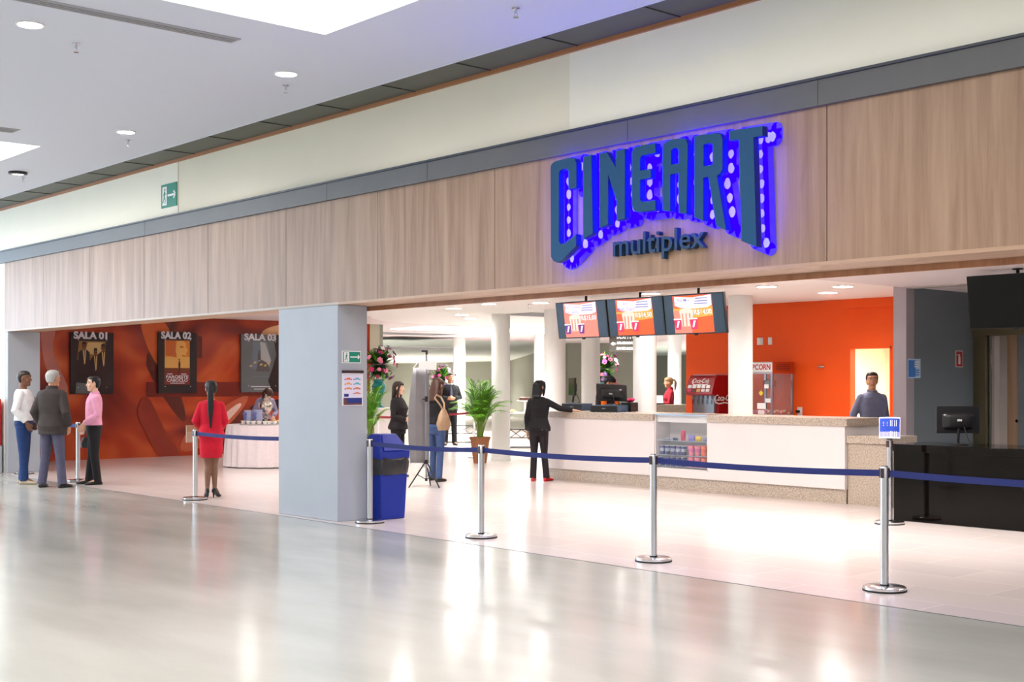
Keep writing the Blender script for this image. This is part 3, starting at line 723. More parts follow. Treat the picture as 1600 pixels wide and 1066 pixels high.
exit_sign('green exit sign with arrow high on the white mall wall', face_y(0, 0, 0), b_.x-a.x, c.z-b_.z, ((a.x+b_.x)/2, FY-0.001, (c.z+b_.z)/2))
PXF = -12.22
a = atx(534, 549, PXF); b_ = atx(563, 567, PXF)
exit_sign('green exit sign with white border on the side of the broad pillar', face_x(0, 0, 0), b_.y-a.y, a.z-b_.z+0.01, (PXF+0.001, (a.y+b_.y)/2, (a.z+b_.z)/2), True)
# menu / brochure board on the pillar
a = atx(534, 579, PXF); b_ = atx(566, 634, PXF); w = b_.y-a.y; h = a.z-b_.z
t = thing('notice_board', 'framed lit schedule sheet on the side of the broad pillar', 'poster', (PXF+0.001, (a.y+b_.y)/2, (a.z+b_.z)/2))
f = face_x(0, 0, 0)
m = M(); m.prism(R_(-w/2, -h/2, w/2, h/2), [], f, 0, 0.012, 'lamp_frame'); m.prism(R_(-w/2, h/2-0.03, w/2, h/2), [], f, 0, 0.03, 'cap_brown'); m.build('frame', t, smooth=False)
m = M(); P_ = lambda x0, y0, x1, y1, mt, d=0.014: m.prism(R_(x0*w/2, y0*h/2, x1*w/2, y1*h/2), [], f, d, d, mt)
mat('sheet_lilac', S(226, 220, 240), 0.5); mat('sheet_blue', S(30, 50, 130), 0.5); mat('sheet_brown', S(110, 70, 60), 0.5)
for i, c_ in enumerate(((226, 100, 60), (120, 170, 210), (240, 170, 80), (90, 180, 200), (240, 160, 60), (230, 130, 90), (60, 60, 120), (220, 140, 120))): mat('sheet_spot_%d' % i, S(*c_), 0.5)
P_(-0.92, -0.98, 0.92, 0.9, 'sheet_lilac', 0.013); P_(-0.9, -0.95, 0.9, -0.55, 'sheet_blue'); P_(-0.9, -0.95, 0.9, -0.85, 'sheet_brown', 0.015); P_(-0.9, -0.95, -0.55, -0.6, 'sheet_brown', 0.0155); P_(-0.8, 0.78, 0.8, 0.9, 'paper_white')
for i in range(8):
    r_ = i//2; c_ = i % 2
    if i == 6: P_(-0.85, -0.48, -0.4, -0.32, 'sheet_blue'); continue
    x0 = -0.8+c_*0.85; y0 = 0.48-r_*0.27
    P_(x0, y0, x0+0.7, y0+0.05, 'sheet_spot_%d' % i); P_(x0+0.2, y0+0.04, x0+0.55, y0+0.11, 'sheet_spot_%d' % i, 0.0145); P_(x0, y0-0.01, x0+0.12, y0+0.03, 'sheet_blue', 0.015); P_(x0+0.58, y0-0.01, x0+0.7, y0+0.03, 'sheet_blue', 0.015)
m.build('sheet', t, smooth=False, fixn=False)

# film posters on the mural wall: generic pictures in the same colours
for n_, c_ in (('board_black', (40, 30, 34)), ('board_grey', (104, 108, 112)), ('p_cream', (212, 180, 120)), ('p_tan', (150, 112, 66)), ('p_dark', (36, 20, 22)), ('p_suit', (44, 26, 28)), ('p_skin', (120, 74, 44)), ('p_orange', (222, 128, 40)),
               ('p_gold', (232, 176, 90)), ('p_amber', (196, 96, 30)), ('p_field', (120, 50, 20)), ('p_line', (90, 40, 24)), ('p_blue', (112, 124, 138)), ('p_fog', (176, 178, 180)), ('p_rock', (92, 86, 84)), ('p_letter', (222, 218, 226)), ('p_red', (130, 40, 30))):
    mat(n_, S(*c_), 0.3)
def circ(cx, cy, rx, ry=None, n=14): return [(cx+rx*math.cos(6.2832*i/n), cy+(ry or rx)*math.sin(6.2832*i/n)) for i in range(n)]
def film_poster(lab, px0, px1, pyt, pyb, title, art):
    a = atx(px0, pyt, MX); b_ = atx(px1, pyb, MX); zt = (atx(px0, pyt, MX).z+atx(px1, pyt, MX).z)/2; zb = (atx(px0, pyb, MX).z+atx(px1, pyb, MX).z)/2
    w = b_.y-a.y; h = zt-zb
    t = thing('film_poster', lab, 'poster', (MX+0.025, (a.y+b_.y)/2, zb), 0, 'film posters along the red mural')
    f = face_x(0, 0, h/2); m = M(); m.prism(R_(-w/2, -h/2, w/2, h/2), [], f, 0.0, 0.05, 'board_grey' if art == 3 else 'board_black'); m.build('board', t, smooth=False)
    m = M(); k = [0.051]
    def A(poly, mt): k[0] += 0.0006; m.prism([(x*w/2, y*h/2) for x, y in poly], [], f, k[0], k[0], mt)
    if art == 1:
        A(R_(-0.7, -0.55, 0.68, 0.72), 'p_dark'); A([(-0.7, 0.1), (0.6, 0.1), (0.62, 0.72), (-0.62, 0.72)], 'p_tan'); A([(-0.4, 0.3), (0.5, 0.3), (0.5, 0.68), (-0.2, 0.68)], 'p_cream')
        for cx, top, sc in ((-0.38, 0.62, 1.0), (0.14, 0.42, 0.8), (0.5, 0.56, 0.95)):
            A([(cx-0.30*sc, -0.3), (cx+0.28*sc, -0.3), (cx+0.25*sc, top-0.26), (cx+0.08, top-0.16), (cx-0.08, top-0.16), (cx-0.27*sc, top-0.27)], 'p_suit')
            A([(cx-0.07, top-0.18), (cx+0.09, top-0.18), (cx+0.05, top-0.62), (cx, top-0.66)], 'p_cream'); A([(cx-0.015, top-0.18), (cx+0.035, top-0.18), (cx+0.02, top-0.5)], 'p_dark')
            A(circ(cx, top-0.06, 0.11*sc, 0.12*sc), 'p_skin'); A([(cx-0.11*sc, top-0.01), (cx+0.11*sc, top-0.01), (cx+0.08*sc, top+0.08), (cx-0.08*sc, top+0.08)], 'p_dark'); A(R_(cx-0.08, top-0.07, cx+0.08, top-0.045), 'p_dark')
        A([(-0.8, -0.98), (0.2, -0.98), (0.3, -0.7), (-0.75, -0.62)], 'board_grey')
        m.text('N', f, 0.06, 0.06, h*0.055, 'p_letter', x=-0.2*w/2, y=-0.55*h/2)
    elif art == 2:
        A(R_(-0.68, -0.72, 0.62, 0.74), 'p_gold'); A(R_(-0.68, 0.2, 0.62, 0.74), 'p_orange')
        A([(-0.6, 0.25), (-0.1, 0.18), (-0.05, 0.42), (-0.12, 0.55), (-0.1, 0.74), (-0.62, 0.74)], 'p_amber')
        A([(0.0, 0.05), (0.3, -0.02), (0.36, 0.16), (0.44, 0.2), (0.42, 0.32), (0.52, 0.42), (0.42, 0.52), (0.42, 0.66), (0.2, 0.74), (-0.05, 0.7), (-0.12, 0.4)], 'p_gold')
        A([(0.1, 0.5), (0.3, 0.5), (0.28, 0.55), (0.12, 0.56)], 'p_amber'); A([(0.2, 0.22), (0.4, 0.2), (0.38, 0.25), (0.22, 0.26)], 'p_amber')
        A(R_(-0.68, -0.3, 0.62, -0.17), 'p_field'); A(R_(-0.68, -0.72, 0.62, -0.3), 'p_red')
        A([(0.03, -0.38), (0.11, -0.38), (0.13, -0.02), (0.09, 0.08), (0.05, 0.08), (0.02, -0.05)], 'p_line'); A(circ(0.07, 0.11, 0.03, 0.03), 'p_line')
        for x_, s_ in ((-0.42, 'LUIS'), (0.3, 'NORA')): A(R_(x_-0.14, -0.38, x_+0.14, -0.355), 'p_letter')
        m.text('FAROESTE', f, 0.062, 0.062, h*0.068, 'p_letter', x=-0.02*w, y=-0.51*h/2, bold=0.002, width=w*0.58); m.text('CABOCLO', f, 0.062, 0.062, h*0.068, 'p_letter', x=-0.02*w, y=-0.62*h/2, bold=0.002, width=w*0.54)
        A(R_(-0.4, -0.68, 0.35, -0.66), 'p_letter')
    else:
        A(R_(-0.86, -0.86, 0.6, 0.86), 'board_grey'); A([(-0.5, -0.2), (0.35, -0.2), (0.45, 0.1), (0.25, 0.75), (-0.45, 0.75)], 'p_blue')
        A([(-0.2, 0.0), (0.35, -0.1), (0.45, 0.1), (0.15, 0.72), (-0.1, 0.74), (-0.05, 0.4)], 'p_fog'); A([(-0.3, -0.28), (0.4, -0.28), (0.3, 0.0), (0.0, 0.12), (-0.2, 0.05)], 'p_rock')
        A([(-0.22, 0.1), (-0.05, 0.1), (-0.08, 0.38), (-0.14, 0.42), (-0.2, 0.34)], 'p_rock'); A(circ(-0.14, 0.43, 0.04, 0.035), 'p_rock')
        for x_, y_ in ((-0.55, -0.1), (-0.35, 0.02), (-0.05, -0.05), (0.15, -0.08), (0.3, 0.0)): A([(x_-0.07, y_-0.03), (x_+0.08, y_-0.01), (x_+0.05, y_+0.05), (x_-0.04, y_+0.03)], 'p_cream')
        A([(0.5, -1), (1, -1), (1, 1), (0.55, 1), (0.7, 0.3), (0.5, -0.2), (0.3, -0.6)], 'p_suit'); A(R_(-0.5, -0.47, 0.35, -0.45), 'p_blue'); A(R_(-0.55, -0.82, 0.4, -0.79), 'p_letter'); A(R_(-0.4, -0.9, 0.3, -0.88), 'p_letter')
    for x_, y_ in ((-0.66, 0.76), (0.66, 0.76), (-0.66, -0.78), (0.66, -0.78)): A(circ(x_, y_, 0.025, 0.016, 8), 'p_letter')
    m.build('print', t, smooth=False, fixn=False)
    m = M(); m.text(title, f, 0.058, 0.075, h*0.155, 'p_letter', x=-0.05*w, y=h/2*0.80, bold=0.008, width=w*0.78); m.build('title', t, smooth=False)
film_poster('film poster headed SALA 01 showing three dark suited figures', 108, 175, 520, 616, 'SALA 01', 1)
film_poster('film poster headed SALA 02 with orange faces above a field', 245, 305, 520, 614.5, 'SALA 02', 2)
film_poster('grey film poster headed SALA 03 above the tea table', 374.5, 438, 523, 613, 'SALA 03', 3)

# ================================================================== BLUE BIN
q = atz(600, 810); t = thing('waste_bin', 'blue plastic waste bin with swing lid and black liner beside the pillar', 'bin', (q.x-0.02, q.y+0.02, 0), 0.0)
def taper(m, w0, d0, w1, d1, z0, z1, mt, yo=0):
    m.add([(-w0, -d0, z0), (w0, -d0, z0), (w0, d0, z0), (-w0, d0, z0), (-w1, -d1+yo, z1), (w1, -d1+yo, z1), (w1, d1+yo, z1), (-w1, d1+yo, z1)],
          [(0, 3, 2, 1), (4, 5, 6, 7), (0, 1, 5, 4), (1, 2, 6, 5), (2, 3, 7, 6), (3, 0, 4, 7)], mt)
m = M(); taper(m, 0.175, 0.17, 0.20, 0.20, 0.0, 0.70, 'blue_bin'); m.build('body', t, bevel=0.012)
m = M(); rr = []
for i, (z, k) in enumerate(((0.52, 0.203), (0.54, 0.213), (0.6, 0.218), (0.66, 0.222), (0.715, 0.212))): rr.append(((0, 0, z), (k*1.06, 0, 0), (0, k*1.06, 0)))
m.loft(rr, 'bag_black', 40, False, 0.42)
for i, v in enumerate(m.v):
    j = math.sin(i*2.3)*0.008+math.sin(i*0.9)*0.006; v.x *= 1+j*2; v.y *= 1+j*2; v.z += j
m.build('liner', t)
m = M(); m.add([(-0.21, -0.21, 0.70), (0.21, -0.21, 0.70), (0.21, 0.21, 0.70), (-0.21, 0.21, 0.70), (-0.215, -0.215, 0.79), (0.215, -0.215, 0.79), (0.215, 0.215, 0.79), (-0.215, 0.215, 0.79),
               (-0.13, -0.12, 0.99), (0.07, -0.12, 0.99), (0.07, 0.12, 0.99), (-0.13, 0.12, 0.99)],
      [(0, 3, 2, 1), (0, 1, 5, 4), (1, 2, 6, 5), (2, 3, 7, 6), (3, 0, 4, 7), (4, 5, 9, 8), (5, 6, 10, 9), (6, 7, 11, 10), (7, 4, 8, 11), (8, 9, 10, 11)], 'blue_bin')
m.build('lid', t, bevel=0.01)
m = M(); m.add([(0.214, -0.16, 0.80), (0.214, 0.16, 0.80), (0.083, 0.10, 0.975), (0.083, -0.10, 0.975), (0.224, -0.16, 0.805), (0.224, 0.16, 0.805), (0.093, 0.10, 0.98), (0.093, -0.10, 0.98)],
      [(0, 1, 2, 3), (4, 5, 6, 7), (0, 1, 5, 4), (1, 2, 6, 5), (2, 3, 7, 6), (3, 0, 4, 7)], 'blue_bin'); m.build('flap', t)

# ================================================================== MAIN COUNTER
CY = 14.3
cx0 = -15.55; cxr = aty(1320, 700, CY).x; kx0 = aty(1022, 700, CY).x; kx1 = aty(1106, 700, CY).x
t = thing('sales_counter', 'long white counter with granite top where drinks and popcorn are sold', 'counter', ((cx0+cxr)/2, CY, 0)); ox = -(cx0+cxr)/2
m = M()
def rc(x0, x1, y0, y1, z0, z1, mt): m.box(x0+ox, x1+ox, y0-CY, y1-CY, z0, z1, mt)
rc(cx0+0.25, kx0, CY, CY+0.04, 0.19, 1.02, 'counter_white'); rc(kx1, cxr, CY, CY+0.04, 0.19, 1.02, 'counter_white'); rc(kx0, kx1, CY, CY+0.04, 0.19, 0.30, 'counter_white')
rc(cxr-0.04, cxr, CY+0.04, CY+0.8, 0.19, 1.02, 'counter_white'); rc(cx0+0.25, cxr-0.04, CY+0.76, CY+0.8, 0.02, 1.02, 'counter_white')
m.build('front_panel', t)
m = M(); rc(cx0+0.2, cxr+0.0, CY+0.03, CY+0.07, 0, 0.19, 'granite'); rc(cxr-0.04, cxr, CY+0.05, CY+0.75, 0, 0.19, 'granite'); m.build('plinth', t)
m = M(); rc(cx0, kx0, CY-0.03, CY+0.83, 1.02, 1.12, 'granite'); rc(kx1, cxr+0.05, CY-0.03, CY+0.83, 1.02, 1.12, 'granite'); rc(kx0, kx1, CY+0.35, CY+0.83, 1.02, 1.12, 'granite'); m.build('worktop', t, bevel=0.004)
# rounded left end of the counter
m = M(); ang = [math.pi/2+math.pi*k/12 for k in range(13)]
m.prism([(cx0+0.25+0.4*math.cos(a)*0.62+ox, 0.4+0.4*math.sin(a)) for a in ang], [], lambda a, b_, d: Vector((a, b_, d)), 0.19, 1.02, 'counter_white'); m.build('end_panel', t)
# lower granite side counter
t = thing('granite_counter', 'low granite counter end between the white and the black counter', 'counter', ((cxr+aty(1398, 790, 14.4).x)/2, 14.35, 0)); hw = (aty(1398, 790, 14.4).x-cxr)/2
m = M(); m.box(-hw+0.012, hw-0.02, 0, 0.55, 0, 0.80, 'granite'); m.build('body', t)
m = M(); m.box(-hw+0.008, hw, -0.03, 0.58, 0.80, 0.90, 'granite'); m.build('worktop', t, bevel=0.004)
# display case set in the counter
t = thing('display_case', 'glass fronted display case of cups set into the white counter', 'display case', ((kx0+kx1)/2, CY, 0.30)); hw = (kx1-kx0)/2-0.003
m = M(); D = 0.34
m.box(-hw, -hw+0.02, 0.01, D, 0, 0.80, 'counter_white'); m.box(hw-0.02, hw, 0.01, D, 0, 0.80, 'counter_white'); m.box(-hw, hw, D, D+0.02, 0, 0.80, 'counter_white'); m.box(-hw, hw, 0.01, D, 0, 0.02, 'counter_white')
m.box(-hw, hw, -0.01, D, 0.80, 0.825, 'steel'); m.box(-hw+0.02, hw-0.02, 0.05, 0.12, 0.70, 0.80, 'lamp_frame'); m.build('cabinet', t)
m = M(); m.box(-hw+0.02, hw-0.02, 0.0, 0.006, 0.02, 0.80, 'glass'); m.build('glass_front', t)
mat('shelf_glass', S(190, 205, 230), 0.1, alpha=0.7)
shz = [0.045, 0.215, 0.43]
shelves = []
for z in shz:
    m = M(); m.box(-hw+0.021, hw-0.021, 0.03, D-0.005, z-0.006, z, 'shelf_glass'); m.build('shelf', t)
CXc = (kx0+kx1)/2
def cup(lab, x, y, z, r, h, body, band, rim='paper_white', grp=None):
    o = thing('paper_cup', lab, 'cup', (x, y, z), 0, grp)
    m = M(); m.lathe([(r*0.72, 0), (r*0.75, 0.002), (r*0.82, h*0.35)], body, n=16, cap=True); m.lathe([(r*0.82, h*0.35), (r*0.92, h*0.7)], band, n=16, cap=False); m.lathe([(r*0.92, h*0.7), (r, h*0.98)], body, n=16, cap=False); m.build('body', o)
    m = M(); m.lathe([(r, h*0.97), (r*1.05, h*0.975), (r*1.05, h), (r*0.9, h)], rim, n=16); m.build('rim', o)
    return o
for n_, c_ in (('cup_navy', (58, 58, 120)), ('cup_grey', (160, 165, 195)), ('cup_pink', (232, 130, 150)), ('cup_rose', (214, 96, 160)), ('cup_coral', (226, 116, 90)), ('cup_orange', (206, 96, 74)), ('magenta', (206, 30, 90)), ('yellow', (240, 210, 60)), ('lilac', (150, 140, 210))): mat(n_, S(*c_), 0.45)
W_ = 2*hw-0.05
for row, z in enumerate(shz[:2]):
    for i in range(5):
        cup(('navy patterned cup on the %s shelf of the display case, %s from the left' % (('bottom', 'middle')[row], ('first', 'second', 'third', 'fourth', 'fifth')[i])), CXc-hw+0.075+i*W_*0.107, CY+0.10, 0.30+z, 0.043, 0.135, 'cup_navy', 'cup_grey', grp='navy cups in the display case')
    for i in range(4):
        cup(('%s cup on the %s shelf of the display case, %s' % (('pink', 'pink', 'coral', 'coral')[i], ('bottom', 'middle')[row], ('beside the navy cups', 'second from the navy cups', 'third from the navy cups', 'at the right end')[i])),
            CXc-hw+0.055+W_*(0.59+i*0.125), CY+0.11, 0.30+z, 0.052, 0.15, ('cup_pink', 'cup_pink', 'cup_coral', 'cup_coral')[i], ('cup_rose', 'cup_rose', 'cup_orange', 'cup_orange')[i], ('cup_rose', 'cup_rose', 'cup_orange', 'cup_orange')[i], grp='pink and coral cups in the display case')
for i, (x, w, h, mt, lab) in enumerate(((-0.36, 0.10, 0.03, 'cup_grey', 'flat silver box lying left on the top shelf of the display case'), (-0.22, 0.10, 0.035, 'belt_blue', 'blue snack packet on the top shelf of the display case'), (-0.05, 0.08, 0.15, 'magenta', 'magenta candy bag standing on the top shelf of the display case'), (0.10, 0.13, 0.09, 'lilac', 'lilac candy bag in the middle of the top shelf'),
                                        (0.24, 0.10, 0.07, 'yellow', 'yellow candy bag right on the top shelf'), (0.36, 0.08, 0.06, 'cup_grey', 'silver candy bag at the right end of the top shelf'))):
    m = M(); n = 6; rr = []
    for k in range(7):
        t_ = k/6; b2 = max(0.003, 0.028*math.sin(math.pi*t_)); rr.append(((0, 0, h*t_), (w/2*(1-0.12*math.sin(math.pi*t_)), 0, 0), (0, b2, 0)))
    m.loft(rr, mt, 16, True, 0.6); o = m.build('snack_bag', loc=(CXc+x, CY+0.12+0.02*(i % 2), 0.30+shz[2]), rotz=0.1*(i-2)); tag(o, lab, 'snack', 'snack bags on the top shelf of the display case')

# black ticket counter
a = aty(1394, 816, 13.05); t = thing('ticket_counter', 'glossy black ticket counter at the right edge', 'counter', (a.x, 13.05, 0))
m = M(); m.box(0.0, 6.5, 0.03, 0.75, 0.0, 0.80, 'black_gloss'); m.build('body', t, bevel=0.004)
m = M(); m.box(-0.03, 6.55, 0.0, 0.8, 0.80, 0.885, 'black_gloss'); m.build('worktop', t, bevel=0.004)

# ================================================================== MONITORS, TILLS
def monitor(lab, loc, rotz, w=0.46, h=0.30, tilt=0.0, grp=None):
    t = thing('computer_monitor', lab, 'monitor', loc, rotz, grp)      # back faces -Y
    m = M(); c0 = 0.13
    m.box(-w/2, w/2, 0.0, 0.03, c0, c0+h, 'black_plastic'); m.loft([((0, 0.0, c0+h*0.45), (w*0.38, 0, 0), (0, 0, h*0.33)), ((0, -0.03, c0+h*0.45), (w*0.34, 0, 0), (0, 0, h*0.28)), ((0, -0.045, c0+h*0.45), (w*0.25, 0, 0), (0, 0, h*0.2))], 'black_plastic', 24, True, 0.4)
    o = m.build('housing', t, bevel=0.004)
    m = M(); m.box(-w/2+0.012, w/2-0.012, 0.03, 0.032, c0+0.012, c0+h-0.012, 'dark_screen'); m.build('screen', t)
    m = M(); m.text('ınu', face_y(0, -0.045, c0+h*0.45), 0.001, 0.001, 0.045, 'paper_white', bold=0.001); m.build('maker_mark', t, smooth=False)
    m = M(); m.tube([(0, 0.01, 0.01), (0, 0.0, 0.08), (0, -0.015, c0+0.06)], [0.022, 0.018, 0.02], 'black_plastic', round_ends=False); m.lathe([(0.12, 0), (0.12, 0.008), (0.04, 0.018)], 'black_plastic', n=30); m.build('stand', t)
    m = M(); m.tube([(0.05, -0.05, c0+0.07), (0.07, -0.12, 0.06), (0.12, -0.14, 0.008), (0.2, -0.1, 0.008), (0.24, 0.02, 0.008)], 0.005, 'rubber'); m.build('cable', t)
    return t
q = aty(1497, 690, 13.42); monitor('black computer monitor on the black ticket counter', (q.x, 13.42, 0.885), heading(90)+0.05, 0.50, 0.31)
def till(lab, x, y, z, rz, w=0.42, d=0.42, h=0.11, mt='till_blue', name='cash_drawer', cat='cash drawer', grp=None):
    mat('till_blue', S(52, 74, 98), 0.4)
    t = thing(name, lab, cat, (x, y, z), rz, grp)
    m = M(); m.box(-w/2, w/2, -d/2, d/2, 0.006, h, mt); m.build('case', t, bevel=0.006)
    m = M(); m.box(-w/2+0.012, w/2-0.012, -d/2-0.006, -d/2+0.001, 0.015, h-0.012, 'black_plastic'); m.build('drawer_front', t)
    m = M(); m.box(-0.03, 0.03, -d/2-0.012, -d/2-0.005, h*0.5, h*0.5+0.012, 'steel'); m.build('handle', t)
    m = M(); 
    for a in (-1, 1):
        for b_ in (-1, 1): m.lathe([(0.012, 0), (0.012, 0.007)], 'rubber', c=(a*(w/2-0.04), b_*(d/2-0.04)), n=10)
    m.build('foot', t)
    return t
ZT = 1.12
q = aty(952, 640, 14.62); till('flat grey-blue cash drawer under the tilted monitor on the counter', q.x, 14.62, ZT, math.radians(20), 0.48, 0.42)
mo = monitor('black touch monitor on the cash drawer hiding the worker in the cap', (q.x+0.0, 14.66, ZT+0.11), math.radians(30), 0.50, 0.27)
for ch in mo.children:
    if ch.name.split('.')[0] in ('housing', 'screen', 'maker_mark'): ch.rotation_euler = (math.radians(14), math.radians(3), 0); ch.location = (0, 0.035, -0.06)
q = aty(985, 640, 15.02); till('small black receipt printer beside the cash drawer', q.x, 15.0, ZT, math.radians(12), 0.19, 0.22, 0.15, 'black_plastic', 'receipt_printer', 'printer')
q2 = q; m = M(); 
rr = []
m.ball((0, 0, 0.03), (0.09, 0.06, 0.03), 'magenta'); m.ball((0.05, 0.0, 0.045), (0.05, 0.05, 0.03), 'magenta'); m.ball((-0.05, 0.01, 0.04), (0.04, 0.04, 0.025), 'magenta')
tag(m.build('scarf', loc=(q.x, 15.0, ZT+0.15)), 'crumpled magenta scarf lying on the receipt printer', 'scarf')
q = aty(903, 638, 15.0); till('second cash drawer behind the reaching hand, under the upright monitor', q.x, 14.98, ZT, math.radians(8), 0.44, 0.28, 0.12)
q = aty(897, 638, 15.05); monitor('upright black monitor behind the reaching hand', (q.x, 15.03, ZT+0.12), math.radians(150), 0.42, 0.30)

# ================================================================== MENU SCREENS
for n_, c_, e in (('ad_orange', (250, 90, 30), 0.9), ('ad_amber', (255, 160, 60), 0.9), ('ad_salmon', (250, 130, 110), 0.9), ('ad_white', (245, 240, 250), 0.95), ('ad_text', (120, 120, 190), 0.6), ('ad_cup', (214, 40, 90), 0.7), ('ad_cup_dark', (110, 40, 130), 0.6), ('ad_popcorn', (250, 215, 200), 0.8), ('ad_dark', (46, 66, 86), 0.25)):
    mat(n_, S(*c_), 0.25, emit=S(*c_), power=e*0.5)
def menu_screen(lab, px0, px1, variant, Y, z0, z1, ad=True, name='menu_screen', cat='screen', grp='tilted menu screens over the counter'):
    a = aty(px0, 500, Y); b_ = aty(px1, 500, Y); w = b_.x-a.x-0.012; h = z1-z0
    t = thing(name, lab, cat, ((a.x+b_.x)/2, Y, z0), 0, grp); t.rotation_euler = (math.radians(-0), 0, 0)
    rot = Matrix.Rotation(math.radians(8), 4, 'X')               # top leans towards the hall
    m = M(); m.box(-w/2, w/2, 0, 0.05, 0, h, 'black_plastic'); m.box(-w*0.3, w*0.3, 0.05, 0.075, h*0.15, h*0.8, 'black_plastic'); m.box(-0.03, 0.03, -0.005, 0.02, -0.02, 0, 'black_plastic'); o = m.build('housing', t, bevel=0.004); o.rotation_euler = (math.radians(8), 0, 0)
    f = face_y(0, -0.001, h/2); m = M(); k = [0.0]
    def A(poly, mt): k[0] += 0.0005; m.prism([(x*w/2, y*h/2) for x, y in poly], [], f, k[0], k[0], mt)
    A(R_(-0.99, -0.98, 0.99, 0.98) if not ad else R_(-0.97, -0.95, 0.97, 0.95), 'ad_dark' if ad else 'off_screen')
    if ad:
        A(R_(-0.68, -0.93, 0.62, 0.93), 'ad_orange' if variant else 'ad_salmon'); A([(-0.68, -0.3), (0.62, -0.1), (0.62, 0.35), (-0.68, 0.3)], 'ad_amber' if variant else 'ad_salmon'); A([(-0.68, -0.93), (-0.1, -0.93), (-0.1, 0.2), (-0.68, 0.2)], 'ad_orange' if variant == 1 else 'ad_salmon')
        A([(-0.62, 0.9), (0.0, 0.82), (0.6, 0.92), (0.6, 0.4), (0.45, 0.3), (0, 0.27), (-0.45, 0.34), (-0.62, 0.45)], 'ad_white')
        nm = ('Kit Combo\nde Sexta', 'Kit\nMega Duplo', 'Kit Mix')[variant]
        m.text(nm, f, 0.0035, 0.0035, h*0.13, 'ad_text', x=-0.32*w/2, y=0.62*h/2, bold=0.0005)
        for i in range(3): A(R_(0.02+0.03*i, 0.48+0.13*i, 0.48, 0.53+0.13*i), 'ad_text')
        A([(-0.42, -0.6), (-0.08, -0.6), (-0.02, 0.1), (-0.48, 0.1)], 'ad_popcorn'); A(circ(-0.25, 0.15, 0.24, 0.16), 'ad_popcorn'); 
        for i in range(3): A(R_(-0.4+0.12*i, -0.58, -0.36+0.12*i, 0.05), 'ad_salmon')
        for cx in (-0.56, -0.02):
            A([(cx-0.09, -0.75), (cx+0.09, -0.75), (cx+0.13, -0.2), (cx-0.13, -0.2)], 'ad_cup_dark' if variant == 0 else 'ad_cup'); A(R_(cx-0.13, -0.26, cx+0.13, -0.2), 'ad_white'); A([(cx-0.05, -0.65), (cx+0.0, -0.65), (cx+0.07, -0.32), (cx+0.0, -0.32)], 'ad_white')
        m.text(('R$15,00', 'R$14,50', 'R$14,00')[variant], f, 0.008, 0.008, h*0.17, 'ad_white', x=0.30*w/2, y=-0.02*h/2, bold=0.0015)
    o = m.build('screen', t, smooth=False, fixn=False); o.rotation_euler = (math.radians(8), 0, 0)
    zt = (Z3 if Y > 14 else 2.9)-0.001
    m = M(); m.tube([(0, 0.05, h*0.5), (0, 0.06, zt-z0)], 0.02, 'rubber', n=12); m.lathe([(0.06, zt-z0-0.012), (0.06, zt-z0)], 'rubber', c=(0, 0.06), n=16); m.build('ceiling_mount', t)
TY = 14.33
menu_screen('left menu screen over the counter, pale ad with two lines', 873, 952, 0, TY, 2.30, 2.89)
menu_screen('middle menu screen over the counter, ad for the double kit', 953, 1041, 1, TY, 2.30, 2.89)
menu_screen('right menu screen over the counter, brightest orange ad', 1041, 1136, 2, TY, 2.30, 2.89)
a = aty(1515, 500, 13.95); b_ = a.x+1.12
pxr = CX+F*(a.x+1.12-0)*0  # unused
def pxof(X, Y):
    w = FW.x*X+FW.y*Y; return CX+F*(RT.x*X+RT.y*Y)/w
menu_screen('dark switched-off screen hanging over the black ticket counter', 1515, pxof(a.x+1.12, 13.95), 0, 13.95, 2.22, 2.84, False, grp=None)
menu_screen('second dark screen hanging over the ticket counter at the picture edge', pxof(a.x+1.14, 13.95), pxof(a.x+2.26, 13.95), 0, 13.95, 2.22, 2.84, False, grp=None)

# ================================================================== BACK COUNTER, DRINK DISPENSER, POPCORN MACHINE
t = thing('back_counter', 'granite topped back counter along the orange wall', 'counter', (-14.0, 17.9, 0))
m = M(); m.box(-1.6, 1.25, -0.35, 0.395, 0, 0.86, 'counter_white'); m.build('cabinet', t); m = M(); m.box(-1.63, 1.28, -0.4, 0.398, 0.86, 0.94, 'granite'); m.build('worktop', t, bevel=0.004)
BZ = 0.94
def script_mark(m, f, x, y, s, mt, tail=True):
    """flowing white script lettering with a swash under it"""
    m.text('Coca-Cola', f, 0.0, 0.0, 0.30*s, mt, x=x, y=y-0.06*s, bold=0.004*s, shear=0.4, width=1.05*s)
    pts = [(-0.50, 0.10), (-0.56, 0.0), (-0.5, -0.12), (-0.30, -0.17), (0.0, -0.13), (0.25, -0.16), (0.5, -0.12)]
    for i in range(len(pts)-1):
        a = Vector(pts[i]); b_ = Vector(pts[i+1]); n = Vector((-(b_-a).y, (b_-a).x)).normalized()*0.022
        m.prism([((p.x)*s+x, (p.y)*s+y) for p in (a-n, b_-n, b_+n, a+n)], [], f, 0.0006, 0.0006, mt)
sx1 = aty(1116, 620, 17.45).x; sx0 = aty(1074, 620, 17.45).x; sw = sx1-sx0
t = thing('drink_dispenser', 'red cola drink dispenser with white script lettering and steel taps', 'drink dispenser', ((sx0+sx1)/2, 17.45, BZ)); w = sw/2
m = M(); prof = [(-0.02, 0.42), (-0.06, 0.46), (0.03, 0.72), (0.10, 0.78), (0.55, 0.78), (0.60, 0.74), (0.60, 0.10), (0.12, 0.10), (0.12, 0.42)]
m.prism(prof, [], lambda a, b_, d: Vector((d, a, b_)), -w, w, 'dark_red'); m.box(-w, w, 0.12, 0.6, 0, 0.1, 'dark_red'); m.build('housing', t, bevel=0.01, smooth=False)
